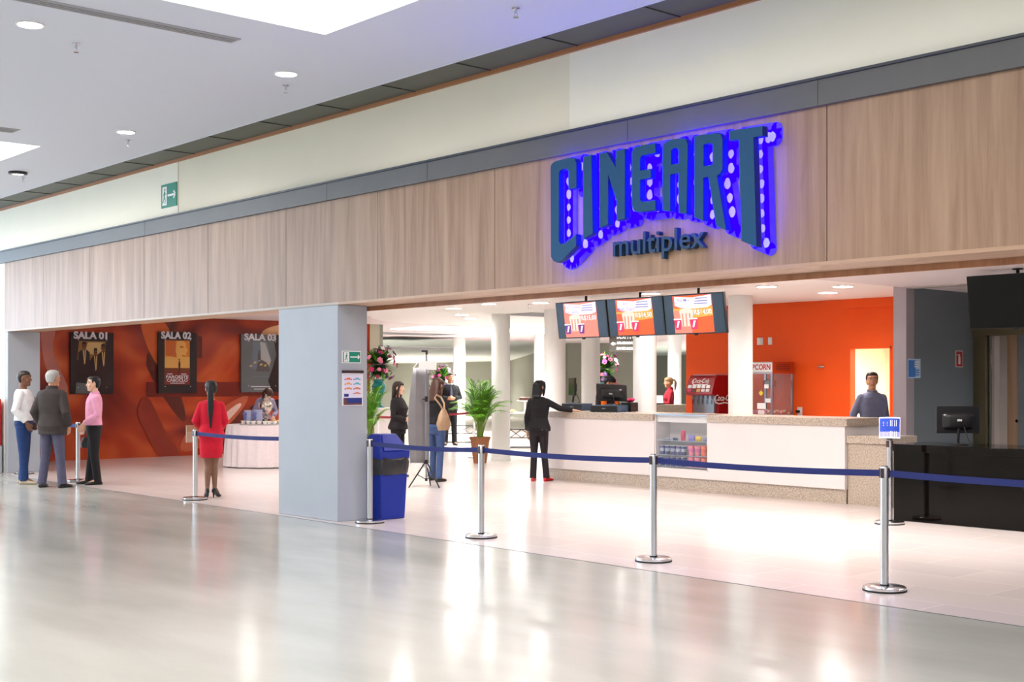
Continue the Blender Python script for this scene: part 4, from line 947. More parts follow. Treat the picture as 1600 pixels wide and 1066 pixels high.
m = M(); m.box(-w*0.72, w*0.85, 0.05, 0.119, 0.02, 0.42, 'steel'); m.box(-w*0.8, w*0.9, -0.04, 0.119, 0.0, 0.03, 'steel'); m.build('splash_plate', t, bevel=0.003)
mat('white_trim', S(236, 226, 228), 0.4); mat('pink_trim', S(206, 150, 160), 0.4)
m = M(); m.prism([(0.06, 0.772), (0.10, 0.795), (0.45, 0.795), (0.52, 0.785), (0.5, 0.78), (0.1, 0.78)], [], lambda a, b_, d: Vector((d, a, b_)), -w*0.75, w*0.9, 'pink_trim'); m.build('top_cover', t, smooth=False)
nrm = Vector((0, -0.26, 0.09)).normalized()
fs = lambda u, v, d: Vector((u, -0.06+0.09*(v-0.46)/0.26, v))+nrm*(0.0+d)+Vector((0, -0.004, 0.002))
m = M(); script_mark(m, lambda u, v, d: fs(u, v, d+0.0), -0.0, 0.665, w*1.15, 'paper_white'); m.build('lettering', t, smooth=False)
for i in range(5):
    x0 = -w*0.85+i*w*0.34
    m = M(); m.prism(R_(x0, 0.545, x0+w*0.26, 0.60), [], fs, 0.0, 0.012, 'paper_white'); o = m.build('selector', t, smooth=False)
    m = M(); m.prism(R_(x0, 0.485, x0+w*0.26, 0.53), [], fs, 0.0, 0.005, ('magenta', 'cap_brown', 'p_gold', 'white_trim', 'white_trim')[i]); m.build('drink_label', t, smooth=False)
    m = M(); m.tube([(x0+w*0.2, 0.03, 0.42), (x0+w*0.2, 0.03, 0.36)], 0.012, 'steel', n=10); m.tube([(x0+w*0.2, 0.035, 0.35), (x0+w*0.2, 0.03, 0.27)], 0.006, 'rubber', n=8); m.build('tap', t)
m = M(); fx = lambda u, v, d: Vector((w+0.0015+d, u, v)); script_mark(m, fx, 0.28, 0.36, 0.50, 'paper_white'); m.build('side_lettering', t, smooth=False)
# popcorn machine
cxp = -13.2; t = thing('popcorn_machine', 'glass popcorn machine with white and red CORN header', 'popcorn machine', (cxp-0.3, 17.55, BZ)); w = 0.3; D = 0.6; h = 1.0
mat('machine_grey', S(186, 190, 198), 0.35); mat('orange_reflection', S(178, 74, 34), 0.3, metal=0.4); mat('header_red', S(190, 40, 36), 0.4)
m = M(); m.box(-w, w, 0, D, 0, 0.10, 'machine_grey'); m.build('base', t, bevel=0.004); m = M(); m.box(-w, w, 0, D, 0.80, h, 'machine_grey'); m.build('top_box', t, bevel=0.004)
for x in (-w, w-0.035):
    for y in (0, D-0.035):
        m = M(); m.box(x, x+0.035, y, y+0.035, 0.10, 0.80, 'steel'); m.build('frame_post', t)
m = M(); m.box(w-0.012, w-0.008, 0.035, D-0.035, 0.10, 0.80, 'glass'); m.box(-w+0.008, -w+0.012, 0.035, D-0.035, 0.10, 0.80, 'glass'); m.box(-w+0.035, w-0.035, 0.008, 0.012, 0.10, 0.80, 'glass'); m.box(-w+0.035, w-0.035, D-0.012, D-0.008, 0.1, 0.8, 'glass'); m.build('glazing', t)
m = M(); m.box(-w-0.002, w+0.001, -0.006, 0, 0.83, 0.985, 'paper_white'); m.text('POPCORN', face_y(0, -0.007, 0.87), 0, 0, 0.13, 'header_red', width=0.53, bold=0.004); m.build('header', t, smooth=False)
m = M(); m.box(w, w+0.004, 0.0, D, 0.80, h, 'orange_reflection')  # reflection of the orange wall put into the side's colour
for i in range(4): m.box(w+0.004, w+0.007, 0.1, D-0.1, 0.86+0.03*i, 0.87+0.03*i, 'cap_brown')
m.build('side_vent', t, smooth=False)
m = M(); m.lathe([(0.07, 0.56), (0.11, 0.58), (0.11, 0.68), (0.06, 0.70)], 'steel', c=(0.02, 0.3), n=24); m.tube([(0.02, 0.3, 0.7), (0.02, 0.3, 0.8)], 0.012, 'steel'); m.build('kettle', t)
m = M()
for i in range(90): m.ball((random.uniform(-w+0.04, w-0.04), random.uniform(0.04, D-0.05), 0.115+random.uniform(0, 0.06)), random.uniform(0.014, 0.022), 'cup_pink' if i % 3 else 'popcorn' if 'popcorn' in MATS else mat('popcorn', S(240, 220, 170), 0.8).name, 7, 4)
m.build('popcorn', t)['kind'] = 'stuff'
for a in ((0.13, 0.55, 0.22, 0.62, 'paper_white'), (-0.02, 0.20, 0.16, 0.30, 'paper_white'), (0.15, 0.31, 0.26, 0.38, 'paper_white'), (0.0, 0.11, 0.13, 0.18, 'white_trim')):
    m = M(); m.prism(R_(a[0], a[1], a[2], a[3]), [], face_y(0, 0.006, 0), 0.0, 0.003, a[4]); m.build('sticker', t, smooth=False)
m = M(); m.prism([(0.06, 0.42), (0.11, 0.47), (0.06, 0.52), (0.01, 0.47)], [], face_y(0, 0.006, 0), 0.0, 0.003, 'yellow'); m.build('warning_sticker', t, smooth=False)
# wall fittings
for px, py, w_, h_, lab, nm, ct in ((1188, 533.5, 0.13, 0.13, 'square white switch plate on the orange wall', 'switch_plate', 'switch'), (1203.5, 533, 0.085, 0.13, 'narrow white switch plate right of the square one', 'switch_plate', 'switch'), (1250, 643, 0.10, 0.15, 'white wall socket with black plug beside the popcorn machine', 'wall_socket', 'socket')):
    p = aty(px, py, OY); t = thing(nm, lab, ct, (p.x, OY, p.z))
    m = M(); m.box(-w_/2, w_/2, -0.012, 0, -h_/2, h_/2, 'lamp_frame'); m.build('plate', t, bevel=0.004)
    m = M(); 
    if ct == 'switch': m.box(-0.02, 0.02, -0.018, -0.012, -0.03, 0.03, 'paper_white'); m.build('rocker', t)
    else: m.box(-0.06, 0.01, -0.05, -0.012, -0.025, 0.02, 'rubber'); m.build('plug', t, bevel=0.006)
p = aty(1286, 573.5, OY); t = thing('wall_valve', 'small chrome water valve on the orange wall', 'valve', (p.x, OY, p.z))
m = M(); m.tube([(0, 0, 0), (0, -0.06, 0)], 0.022, 'chrome', n=14); m.tube([(-0.05, -0.06, 0), (0.05, -0.06, 0)], 0.018, 'chrome', n=12, round_ends=True); m.build('body', t)
# notice and fire extinguisher sign on the grey partition
GX = p1
for px, py, px2, py2, kind in ((1418, 560.5, 1438, 591, 'n'), (1493, 548, 1504, 574, 'f')):
    a = atx(px, py, GX); b_ = atx(px2, py2, GX); w = b_.y-a.y; h = a.z-b_.z; f = face_x(0, 0, 0)
    if kind == 'n':
        t = thing('wall_notice', 'pale blue paper notice on the grey wall', 'notice', (GX+0.001, (a.y+b_.y)/2, (a.z+b_.z)/2))
        m = M(); mat('notice_blue', S(70, 130, 210), 0.5); mat('notice_pale', S(190, 215, 240), 0.5); m.prism(R_(-w/2, -h/2, w/2, h/2), [], f, 0, 0.003, 'notice_pale'); m.prism(R_(-w*0.45, -h*0.45, w*0.1, h*0.42), [], f, 0.004, 0.004, 'notice_blue')
        for i in range(3):
            m.prism(R_(0.0, h*(0.3-0.12*i), w*0.4, h*(0.36-0.12*i)), [], f, 0.005, 0.005, 'paper_white'); m.prism(R_(0.0, h*(-0.12-0.12*i), w*0.4, h*(-0.06-0.12*i)), [], f, 0.005, 0.005, 'notice_blue')
        m.build('sheet', t, smooth=False)
    else:
        t = thing('extinguisher_sign', 'red sign with a white fire extinguisher symbol on the grey wall', 'sign', (GX+0.001, (a.y+b_.y)/2, (a.z+b_.z)/2))
        m = M(); m.prism(R_(-w/2, -h/2, w/2, h/2), [], f, 0, 0.003, 'paper_white'); m.prism(R_(-w*0.44, -h*0.46, w*0.44, h*0.46), [], f, 0.004, 0.004, 'red_paint'); m.prism(R_(-w*0.15, -h*0.32, w*0.15, h*0.15), [], f, 0.005, 0.005, 'paper_white'); m.prism(R_(-w*0.28, h*0.2, w*0.1, h*0.27), [], f, 0.005, 0.005, 'paper_white'); m.prism(R_(-w*0.05, h*0.15, w*0.05, h*0.3), [], f, 0.005, 0.005, 'paper_white')
        m.build('panel', t, smooth=False)
# direction sign hanging in the hall behind the menu screens
p = atw(972, 530, 30); mat('sign_brown', S(64, 54, 47), 0.7)
t = thing('direction_sign', 'brown hanging sign with SALAS lettering under the middle menu screen', 'sign', (p.x, p.y, p.z-0.05), YAW)
f = face_y(0, -0.02, 0); m = M(); m.box(-0.30, 0.30, -0.02, 0.02, -0.25, 0.75, 'sign_brown')
for i, s_ in enumerate(('SALAS 2 a 4', 'AUTO ATENDIMENTO', 'SANITARIOS')): m.text(s_, f, 0.002, 0.002, 0.085, 'paper_white', x=0.07, y=0.06-0.13*i, bold=0.003, width=0.40)
m.prism([(-0.27, -0.06), (-0.21, -0.01), (-0.21, -0.035), (-0.16, -0.035), (-0.16, -0.085), (-0.21, -0.085), (-0.21, -0.11)], [], f, 0.002, 0.002, 'paper_white')
m.build('panel', t, smooth=False)
m = M(); 
for x in (-0.25, 0.25): m.tube([(x, 0, 0.75), (x, 0, Z3-(p.z-0.05))], 0.006, 'steel')
m.build('hanger', t)

# ================================================================== PEOPLE
def cloth(name, col, rough=0.85, b=0.35, sc=14): return mat(name, col, rough, noise=0.12, scale=sc, bump=b).name
for n_, c_ in (('skin_tan', (196, 140, 108)), ('skin_brown', (120, 80, 58)), ('skin_pale', (222, 176, 150)), ('stocking', (128, 92, 72)), ('eye_dark', (30, 22, 20)), ('lip', (160, 80, 76)), ('eye_white', (226, 222, 216))): mat(n_, S(*c_), 0.55)
for n_, c_ in (('hair_black', (16, 14, 18)), ('hair_brown', (48, 28, 22)), ('hair_auburn', (70, 38, 24)), ('hair_grey', (176, 174, 172)), ('hair_blonde', (150, 112, 70)), ('hair_shaved', (44, 34, 32))): mat(n_, S(*c_), 0.45, noise=0.3, scale=60, bump=0.4)
for n_, c_ in (('c_white', (232, 232, 234)), ('c_jeans', (26, 54, 104)), ('c_jacket', (58, 50, 50)), ('c_slate', (82, 80, 104)), ('c_pink', (230, 160, 190)), ('c_black', (22, 20, 24)), ('c_red', (206, 18, 48)), ('c_lilac', (150, 142, 170)), ('c_blackish', (32, 26, 30)), ('c_shirtblue', (112, 116, 142)), ('c_crimson', (150, 16, 36)), ('c_orange', (240, 110, 20)), ('c_jeans_light', (62, 84, 128)), ('c_coral', (240, 120, 90))): cloth(n_, S(*c_))
mat('shoe_black', S(18, 18, 20), 0.3); mat('shoe_red', S(200, 20, 34), 0.35); mat('shoe_beige', S(186, 172, 150), 0.6); mat('canvas_tan', S(176, 146, 116), 0.8, noise=0.15, scale=30)

def remesh(o, voxel, smooth=4, fac=0.5):
    r = o.modifiers.new('r', 'REMESH'); r.mode = 'VOXEL'; r.voxel_size = voxel; r.use_smooth_shade = True
    s_ = o.modifiers.new('s', 'SMOOTH'); s_.iterations = smooth; s_.factor = fac
    dg = bpy.context.evaluated_depsgraph_get(); dg.update()
    me = bpy.data.meshes.new_from_object(o.evaluated_get(dg)); old = o.data; nm = old.name
    mats_ = [x for x in old.materials]
    o.modifiers.clear(); o.data = me; bpy.data.meshes.remove(old); me.name = nm
    me.materials.clear()
    for x in mats_: me.materials.append(x)
    me.polygons.foreach_set('material_index', [0]*len(me.polygons)); me.polygons.foreach_set('use_smooth', [True]*len(me.polygons))
    return o
V = Vector
def hand(m, W_, d, n, side, mt, curl=0.45, spread=0.0):
    d = d.normalized(); n = (n-d*n.dot(d)).normalized(); t = d.cross(n)
    m.loft([(W_-d*0.02, t*0.026, n*0.022), (W_+d*0.01, t*0.03, n*0.02), (W_+d*0.05, t*0.041, n*0.017), (W_+d*0.092, t*0.041, n*0.013)], mt, 12)
    for i, (o_, L_) in enumerate(((0.031, 0.070), (0.0105, 0.080), (-0.0105, 0.075), (-0.031, 0.058))):
        b_ = W_+d*0.086+t*o_*side; a = curl*0.55; p = [b_-d*0.015, b_]; dd = d+t*o_*side*spread
        for fr in (0.45, 0.31, 0.24):
            v = (dd*math.cos(a)+n*math.sin(a)).normalized(); p.append(p[-1]+v*L_*fr); a += curl*1.0
        m.tube(p, [0.009, 0.009, 0.0085, 0.008, 0.0072], mt, 8, round_ends=True)
    b_ = W_+d*0.025+t*0.026*side
    v1 = (d*0.75+t*0.62*side+n*0.25).normalized(); v2 = (d*0.92+t*0.22*side+n*0.35).normalized()
    m.tube([b_, b_+v1*0.036, b_+v1*0.036+v2*0.034], [0.0125, 0.011, 0.0095], mt, 8, round_ends=True)

TORSO = {'m': [(0.84,.150,.104,0),(0.93,.168,.118,-.008),(1.02,.160,.112,0),(1.10,.158,.110,.004),(1.22,.170,.116,.004),(1.33,.182,.118,0),(1.40,.172,.104,-.006),(1.445,.128,.082,-.012),(1.485,.066,.064,-.014)],
         'f': [(0.84,.156,.108,-.004),(0.93,.172,.122,-.014),(1.02,.148,.108,-.004),(1.10,.128,.094,.002),(1.19,.138,.104,.010),(1.27,.150,.126,.022),(1.35,.152,.106,.006),(1.41,.138,.088,-.006),(1.445,.100,.070,-.010),(1.48,.056,.054,-.012)]}
def torso_rings(sex, z0, z1, off, girth=1.0, flare=0.0):
    T = TORSO[sex]; out = []
    zs = [z0]+[r[0] for r in T if z0+0.01 < r[0] < z1-0.01]+[z1]
    for z in zs:
        if z <= T[0][0]: r = T[0]
        else:
            r = T[-1]
            for i in range(len(T)-1):
                if T[i][0] <= z <= T[i+1][0]:
                    k = (z-T[i][0])/(T[i+1][0]-T[i][0]); r = tuple(T[i][j]*(1-k)+T[i+1][j]*k for j in range(4)); break
        g_ = girth if z < 1.3 else 1+(girth-1)*0.4
        fl = flare*max(0, (1.05-z))
        out.append(((0, r[3]+(0.02*(g_-1)*8 if z < 1.2 else 0)*0.5, z), (r[1]*(1+(g_-1)*0.7)+off+fl, 0, 0), (0, r[2]*g_+off+fl, 0)))
    return out

def person(label, px, py, head_dir, H, sex='m', skin='skin_tan', top='jacket', topmat='c_black', top_z=0.84, bottom='trousers', botmat='c_black', shoe='shoe_black', heels=0.0,
           hair='short', hairmat='hair_black', arms=None, legs=None, yaw=0.0, pitch=0.0, girth=1.0, lean=0.0, sleeves=1.0, collar=None, undershirt=None, tie=False, floor=None, legmat=None, skirt_z=0.58, stockings=False, z0=0.0):
    s = H/1.75
    p = floor if floor is not None else atz(px, py)
    t = thing('person', label, 'person', (p.x, p.y, z0), heading(head_dir))
    A = {'R': [V((0.215, -0.03, 1.13)), V((0.225, 0.03, 0.88)), V((0, 0.05, -1)), V((-1, 0, 0))], 'L': [V((-0.215, -0.03, 1.13)), V((-0.225, 0.03, 0.88)), V((0, 0.05, -1)), V((1, 0, 0))]}
    if arms:
        for k, v in arms.items(): A[k] = [V(q) for q in v[:4]]+list(v[4:])
    sh = 0.165 if sex == 'm' else 0.140
    LG = {'R': [V((0.10, 0.015, 0.49)), V((0.115, -0.02, 0.085)), -8], 'L': [V((-0.10, 0.015, 0.49)), V((-0.115, -0.02, 0.085)), 8]}
    if legs:
        for k, v in legs.items(): LG[k] = [V(v[0]), V(v[1]), v[2]]
    hl = heels
    for k in LG: LG[k][1] = LG[k][1]+V((0, 0, hl))
    pv = V((0, 0, 0.95))
    def bend(q, ishead=False):
        if ishead:
            c = V((0, -0.01, 1.52)); r = q-c
            r = Matrix.Rotation(math.radians(yaw), 3, 'Z') @ (Matrix.Rotation(math.radians(-pitch), 3, 'X') @ r); q = c+r
        if lean and q.z > 0.9:
            k = min(1, (q.z-0.9)/0.25); r = Matrix.Rotation(-math.radians(lean)*k, 3, 'X') @ (q-pv); q = pv+r
        return q
    def fin(m, name, headpart=False, vox=None, sm=4, bevel=0, **kw):
        m.v = [bend(V(q), headpart)*s for q in m.v]
        o = m.build(name, t, **kw)
        if vox: remesh(o, vox, sm)
        return o
    # ---- body, one continuous surface
    hm = M(); HC = V((0, 0.012, 1.635))
    rr = []
    for z, w, yf, yb in ((-.120,.022,.068,.038),(-.108,.036,.082,.006),(-.085,.048,.088,-.03),(-.055,.060,.090,-.055),(-.02,.068,.090,-.078),(.02,.074,.091,-.094),(.05,.077,.090,-.099),(.08,.070,.078,-.092),(.103,.050,.052,-.066),(.117,.020,.018,-.03)):
        rr.append((HC+V((0, (yf+yb)/2, z)), (w, 0, 0), (0, (yf-yb)/2, 0)))
    hm.loft(rr, skin, 20)
    hm.tube([HC+V((0, .084, .022)), HC+V((0, .098, -.008)), HC+V((0, .110, -.026))], [.008, .011, .0135], skin, 8, round_ends=True)
    hm.ball(HC+V((0, .088, -.062)), (.024, .012, .011), skin, 10, 5); hm.ball(HC+V((0, .082, -.098)), (.02, .014, .014), skin, 10, 5)
    for e in (-1, 1):
        hm.ball(HC+V((e*.077, -.006, -.008)), (.010, .020, .032), skin, 10, 6)
        hm.tube([HC+V((e*.012, .090, .036)), HC+V((e*.034, .088, .040)), HC+V((e*.054, .074, .034))], [.008, .010, .008], skin, 8, round_ends=True)
        hm.ball(HC+V((e*.042, .066, -.03)), (.022, .02, .02), skin, 10, 5)
    hv = [bend(q, True) for q in hm.v]
    if lean: bm_ = M()
    m = M(); m.slot(skin)
    nk = .055 if sex == 'm' else .045
    m.tube([(0, -.016, 1.44), (0, -.010, 1.50), (0, -.002, 1.585)], [nk+.008, nk, nk-.002], skin, 16)
    m.loft(torso_rings(sex, 0.84, 1.478, -0.012), skin, 20, True, 0.9)
    for k, e in (('R', 1), ('L', -1)):
        el, wr, hd, hn = A[k][:4]; sp = V((sh*e, -.012, 1.395))
        rd = (.052, .046, .040, .038, .026) if sex == 'm' else (.044, .038, .034, .032, .022)
        m.tube([sp, sp.lerp(el, .5), el, el.lerp(wr, .35), wr], rd, skin, 12, round_ends=True)
        curl = A[k][4] if len(A[k]) > 4 else 0.45
        hand(m, wr+hd.normalized()*0.012, hd, hn, e, skin, curl)
        kn, an, ty = LG[k]; hp = V((.088*e, -.005, .90))
        cv = -.015 if bottom == 'skirt' else 0.0; m.tube([hp, hp.lerp(kn, .5), kn, kn.lerp(an, .35)+V((0, cv, 0)), an], (.086, .072, .050, .050 if cv else .042, .034), skin, 14, round_ends=True)
        fd = V((math.sin(math.radians(-ty)), math.cos(math.radians(-ty)), 0)); dn = V((0, 0, -1))
        toe = an+fd*0.15; toe.z = 0.03
        m.tube([an+V((0, 0, -.01))-fd*.01, an.lerp(toe, .5)+V((0, 0, -.008)), toe], (.034, .032, .022), skin, 10, round_ends=True)
    m.v = [bend(V(q)) for q in m.v]
    k0 = len(m.v); m.v += hv
    for f, mi in zip(hm.f, hm.m): m.f.append([q+k0 for q in f]); m.m.append(0)
    m.v = [q*s for q in m.v]
    body = m.build('body', t); remesh(body, 0.0075, 3)
    if stockings:
        body.data.materials.append(MATS['stocking'])
        for f in body.data.polygons:
            if f.center.z < 0.8*s: f.material_index = 1
    # ---- face
    for e in (-1, 1):
        m = M(); m.ball(HC+V((e*.032, .084, .020)), (.0125, .008, .0075), 'eye_white', 10, 6); m.ball(HC+V((e*.032, .0905, .020)), (.006, .003, .006), 'eye_dark', 8, 5); fin(m, 'eye', True)
        m = M(); m.tube([HC+V((e*.014, .0975, .042)), HC+V((e*.034, .0955, .047)), HC+V((e*.054, .080, .041))], .0042, hairmat if hairmat != 'hair_grey' else 'hair_grey', 6); fin(m, 'eyebrow', True)
    m = M(); m.tube([HC+V((-.024, .094, -.062)), HC+V((0, .1005, -.060)), HC+V((.024, .094, -.062))], .0048, 'lip', 8, round_ends=True); fin(m, 'mouth', True)
    # ---- hair
    m = M(); off = 0.004 if hair == 'shaved' else (0.012 if hair in ('short',) else 0.014)
    RR = [(-.065,.050,-.035,-.072),(-.035,.066,-.022,-.088),(0,.073,-.004,-.100),(.035,.078,.020,-.106),(.058,.079,.086,-.106),(.085,.071,.084,-.096),(.106,.052,.060,-.072),(.121,.020,.02,-.034)]
    if hair == 'short': RR[4] = (.058,.078,.045,-.106); RR[5] = (.085,.071,.077,-.096)
    m.loft([(HC+V((0, (yf+yb)/2, z+(off*.6 if z > .1 else 0))), (w+off, 0, 0), (0, (yf-yb)/2+off, 0)) for z, w, yf, yb in RR], hairmat, 20)
    if hair in ('long', 'bob'):
        zb = -.30 if hair == 'long' else -.17
        m.loft([(HC+V((0, -.055, .05)), (.088, 0, 0), (0, .062, 0)), (HC+V((0, -.060, -.04)), (.094, 0, 0), (0, .060, 0)), (HC+V((0, -.078, -.13)), (.100, 0, 0), (0, .045, 0)), (HC+V((0, -.105, zb)), (.075 if hair == 'long' else .088, 0, 0), (0, .030, 0))], hairmat, 18, True, .8)
        for e in (-1, 1): m.tube([HC+V((e*.060, .062, .085)), HC+V((e*.086, .035, .02)), HC+V((e*.088, .012, -.07)), HC+V((e*.085, .0, zb+.03))], [.018, .022, .024, .018], hairmat, 10, round_ends=True)
    if hair == 'short':
        for e in (-1, 1): m.tube([HC+V((e*.074, .03, .05)), HC+V((e*.077, .018, .01))], [.012, .008], hairmat, 8, round_ends=True)
    fin(m, 'hair', True, 0.008, 3)
    if hair in ('ponytail', 'ponytail_long'):
        L_ = .26 if hair == 'ponytail' else .50
        m = M(); c = HC+V((0, -.105, .055))
        m.tube([c, c+V((0, -.045, .0)), c+V((0, -.062, -.08)), c+V((0, -.050, -L_*.55)), c+V((0, -.035, -L_))], [.018, .030, .040, .040, .012], hairmat, 12, round_ends=True, flat=.75)
        fin(m, 'ponytail', True)
        m = M(); m.tube([c+V((0, -.008, 0)), c+V((0, -.020, 0))], .026, 'c_black', 12); fin(m, 'hair_band', True)
    # ---- trousers or skirt
    if bottom == 'trousers':
        m = M(); m.loft(torso_rings(sex, 0.80, 1.02, 0.006, girth), botmat, 22, True, .9)
        for k, e in (('R', 1), ('L', -1)):
            kn, an, ty = LG[k]; hp = V((.085*e, -.005, .88)); a2 = an+V((0, .008, -.035-hl*.6))
            m.tube([hp, hp.lerp(kn, .5), kn, kn.lerp(a2, .5), a2], (.100, .088, .072, .066, .066) if sex == 'm' else (.094, .080, .060, .058, .060), botmat, 16)
        fin(m, 'jeans' if 'jeans' in botmat else 'trousers', False, .010, 4)
    elif bottom == 'skirt':
        m = M(); R2 = [((0, -.004, skirt_z), (.158, 0, 0), (0, .118, 0)), ((0, -.006, .74), (.172, 0, 0), (0, .126, 0))]+torso_rings(sex, .84, 1.06, .012)
        m.loft(R2, botmat, 24, True, .9); fin(m, 'skirt', False, .010, 3)
    # ---- upper garment
    m = M(); thick = {'jacket': .022, 'shirt': .010, 'sweater': .020, 'coat': .032}[top]
    ztop = 1.470
    m.loft(torso_rings(sex, top_z, ztop, thick, girth, .10 if top in ('jacket', 'coat') else 0), topmat, 24, True, .88)
    for k, e in (('R', 1), ('L', -1)):
        el, wr, hd, hn = A[k][:4]; sp = V((sh*e, -.012, 1.388)); en = el.lerp(wr, .93*sleeves if sleeves <= 1 else 1)
        b_ = (.060, .056, .052, .047, .040) if sex == 'm' else (.052, .048, .044, .040, .034)
        b_ = [q+thick*.45 for q in b_]
        m.tube([sp+V((-.03*e, 0, 0)), sp, sp.lerp(el, .5), el, el.lerp(en, .5), en], [b_[0]]+b_, topmat, 14)
        m.ball(sp, b_[0], topmat, 12, 6)
    if collar == 'up': m.tube([(0, -.018, 1.455), (0, -.012, 1.525)], [nk+.036, nk+.026], topmat, 18)
    fin(m, {'jacket': 'jacket', 'shirt': 'shirt', 'sweater': 'sweater', 'coat': 'jacket'}[top], False, .010, 4)
    # collar and front panels
    if collar in ('shirt', 'lapel') or undershirt:
        cm = undershirt or topmat
        m = M()
        m.tube([(0, -.018, 1.462), (0, -.008, 1.508)], [nk+.020, nk+.012], cm, 18, False)
        for e in (-1, 1): m.add([(e*.012, .062, 1.492), (e*.058, .030, 1.500), (e*.060, .078, 1.440), (e*.022, .088, 1.432)], [(0, 1, 2, 3)], cm); m.add([(e*.012, .056, 1.492), (e*.058, .024, 1.500), (e*.060, .070, 1.440), (e*.022, .080, 1.432)], [(0, 1, 2, 3)], cm)
        if undershirt:
            yy = .128 if sex == 'm' else .150
            m.add([(-.058, .060, 1.47), (.058, .060, 1.47), (.045, yy, 1.33), (0, yy+.022, 1.16), (-.045, yy, 1.33)], [(0, 1, 2, 3, 4)], cm)
        fin(m, 'collar', smooth=False)
    if tie:
        m = M(); m.loft([((0, .082, 1.465), (.018, 0, 0), (0, .008, 0)), ((0, .112, 1.42), (.012, 0, 0), (0, .007, 0)), ((0, .150, 1.30), (.028, 0, 0), (0, .006, 0)), ((0, .150, 1.16), (.030, 0, 0), (0, .006, 0))], 'c_slate', 10); fin(m, 'tie')
    # ---- shoes
    for k in ('R', 'L'):
        kn, an, ty = LG[k]; fd = V((math.sin(math.radians(-ty)), math.cos(math.radians(-ty)), 0)); rt = V((fd.y, -fd.x, 0)); m = M()
        b_ = V((an.x, an.y, 0)); L_ = .27 if sex == 'm' else .235; rings = []
        for q, w, h_ in ((-.065, .016, .03), (-.058, .028, .055), (-.03, .035, .078), (.02, .037, .080), (.08, .043, .062), (.13, .046, .050), (.17, .040, .042), (L_-.07, .022, .026), (L_-.062, .006, .012)):
            up = hl*max(0, min(1, (.11-q)/.12))
            rings.append((b_+fd*q+V((0, 0, h_/2+up)), rt*w*(.85 if sex == 'f' else 1), V((0, 0, h_/2))))
        m.loft(rings, shoe, 14, True, .8)
        if hl > .03: m.tube([b_-fd*.035+V((0, 0, hl+.01)), b_-fd*.045+V((0, 0, 0))], [.018, .006], shoe, 8)
        fin(m, 'shoe')
    return t, s, bend
IN = V((-1, 0, 0))
# man in the white sweater
t1, s1, b1 = person('man in a white sweater and blue jeans standing at the far left, hands in pockets', 37, 756, 8, 1.77, 'm', 'skin_brown', 'sweater', 'c_white', .98, 'trousers', 'c_jeans', 'shoe_beige', hair='shaved', hairmat='hair_shaved',
       arms={'R': ((.25, -.07, 1.14), (.20, .09, .96), (-.25, .35, -1), (-1, .2, 0)), 'L': ((-.25, -.07, 1.14), (-.20, .09, .96), (.25, .35, -1), (1, .2, 0))}, yaw=-6, girth=1.08, legs={'R': ((.10, .02, .49), (.13, .03, .085), -6), 'L': ((-.10, .0, .49), (-.10, -.05, .085), 6)})
# dark print down the front of the sweater
m = M()
for i in range(7): m.ball((0.02+0.012*((i % 3)-1), .163-.001*i, 1.33-.055*i), (.022, .006, .012), 'c_slate', 8, 4)
m.v = [v*s1 for v in m.v]; m.build('sweater_print', t1)
# grey haired man seen from behind
person('grey-haired man in a dark jacket and slate trousers seen from behind', 82, 762, 78, 1.77, 'm', 'skin_tan', 'coat', 'c_jacket', .80, 'trousers', 'c_slate', 'shoe_black', hair='short', hairmat='hair_grey', collar='up',
       arms={'R': ((.27, -.08, 1.13), (.22, .08, .92), (-.2, .4, -1), (-1, .2, 0)), 'L': ((-.27, -.06, 1.13), (-.22, .08, .92), (.2, .4, -1), (1, .2, 0))}, yaw=-22, girth=1.08, legs={'R': ((.12, .01, .49), (.17, -.02, .085), -12), 'L': ((-.12, .01, .49), (-.17, -.02, .085), 12)})
# man in the pink shirt
t3, s3, b3 = person('man in a pink shirt and black trousers with a dark bag at his hand', 147, 757, 200, 1.68, 'm', 'skin_pale', 'shirt', 'c_pink', .96, 'trousers', 'c_black', 'shoe_black', hair='short', hairmat='hair_black', collar='shirt',
       arms={'L': ((-.22, -.04, 1.13), (-.17, .17, .99), (.2, .5, -1), (1, .3, 0)), 'R': ((.22, -.03, 1.13), (.20, .14, .95), (-.1, .35, -1), (-1, .2, 0))}, yaw=8, girth=1.06, legs={'R': ((.10, .03, .49), (.10, .07, .085), -10), 'L': ((-.10, .0, .49), (-.11, -.06, .085), 8)})
hp = atw(137, 640, 20.15)
t = thing('handbag', 'small dark handbag hanging from the hand of the man in pink', 'bag', (hp.x, hp.y, 0.56), heading(200))
m = M(); m.loft([((0, 0, 0), (.055, 0, 0), (0, .10, 0)), ((0, 0, .06), (.06, 0, 0), (0, .11, 0)), ((0, 0, .15), (.03, 0, 0), (0, .085, 0)), ((0, 0, .165), (.015, 0, 0), (0, .07, 0))], 'black_plastic', 16, True, .6); m.build('body', t)
m = M(); m.tube([(0, -.06, .15), (0, -.03, .28), (0, .0, .34), (0, .03, .28), (0, .06, .15)], .006, 'rubber', 8); m.build('handle', t)
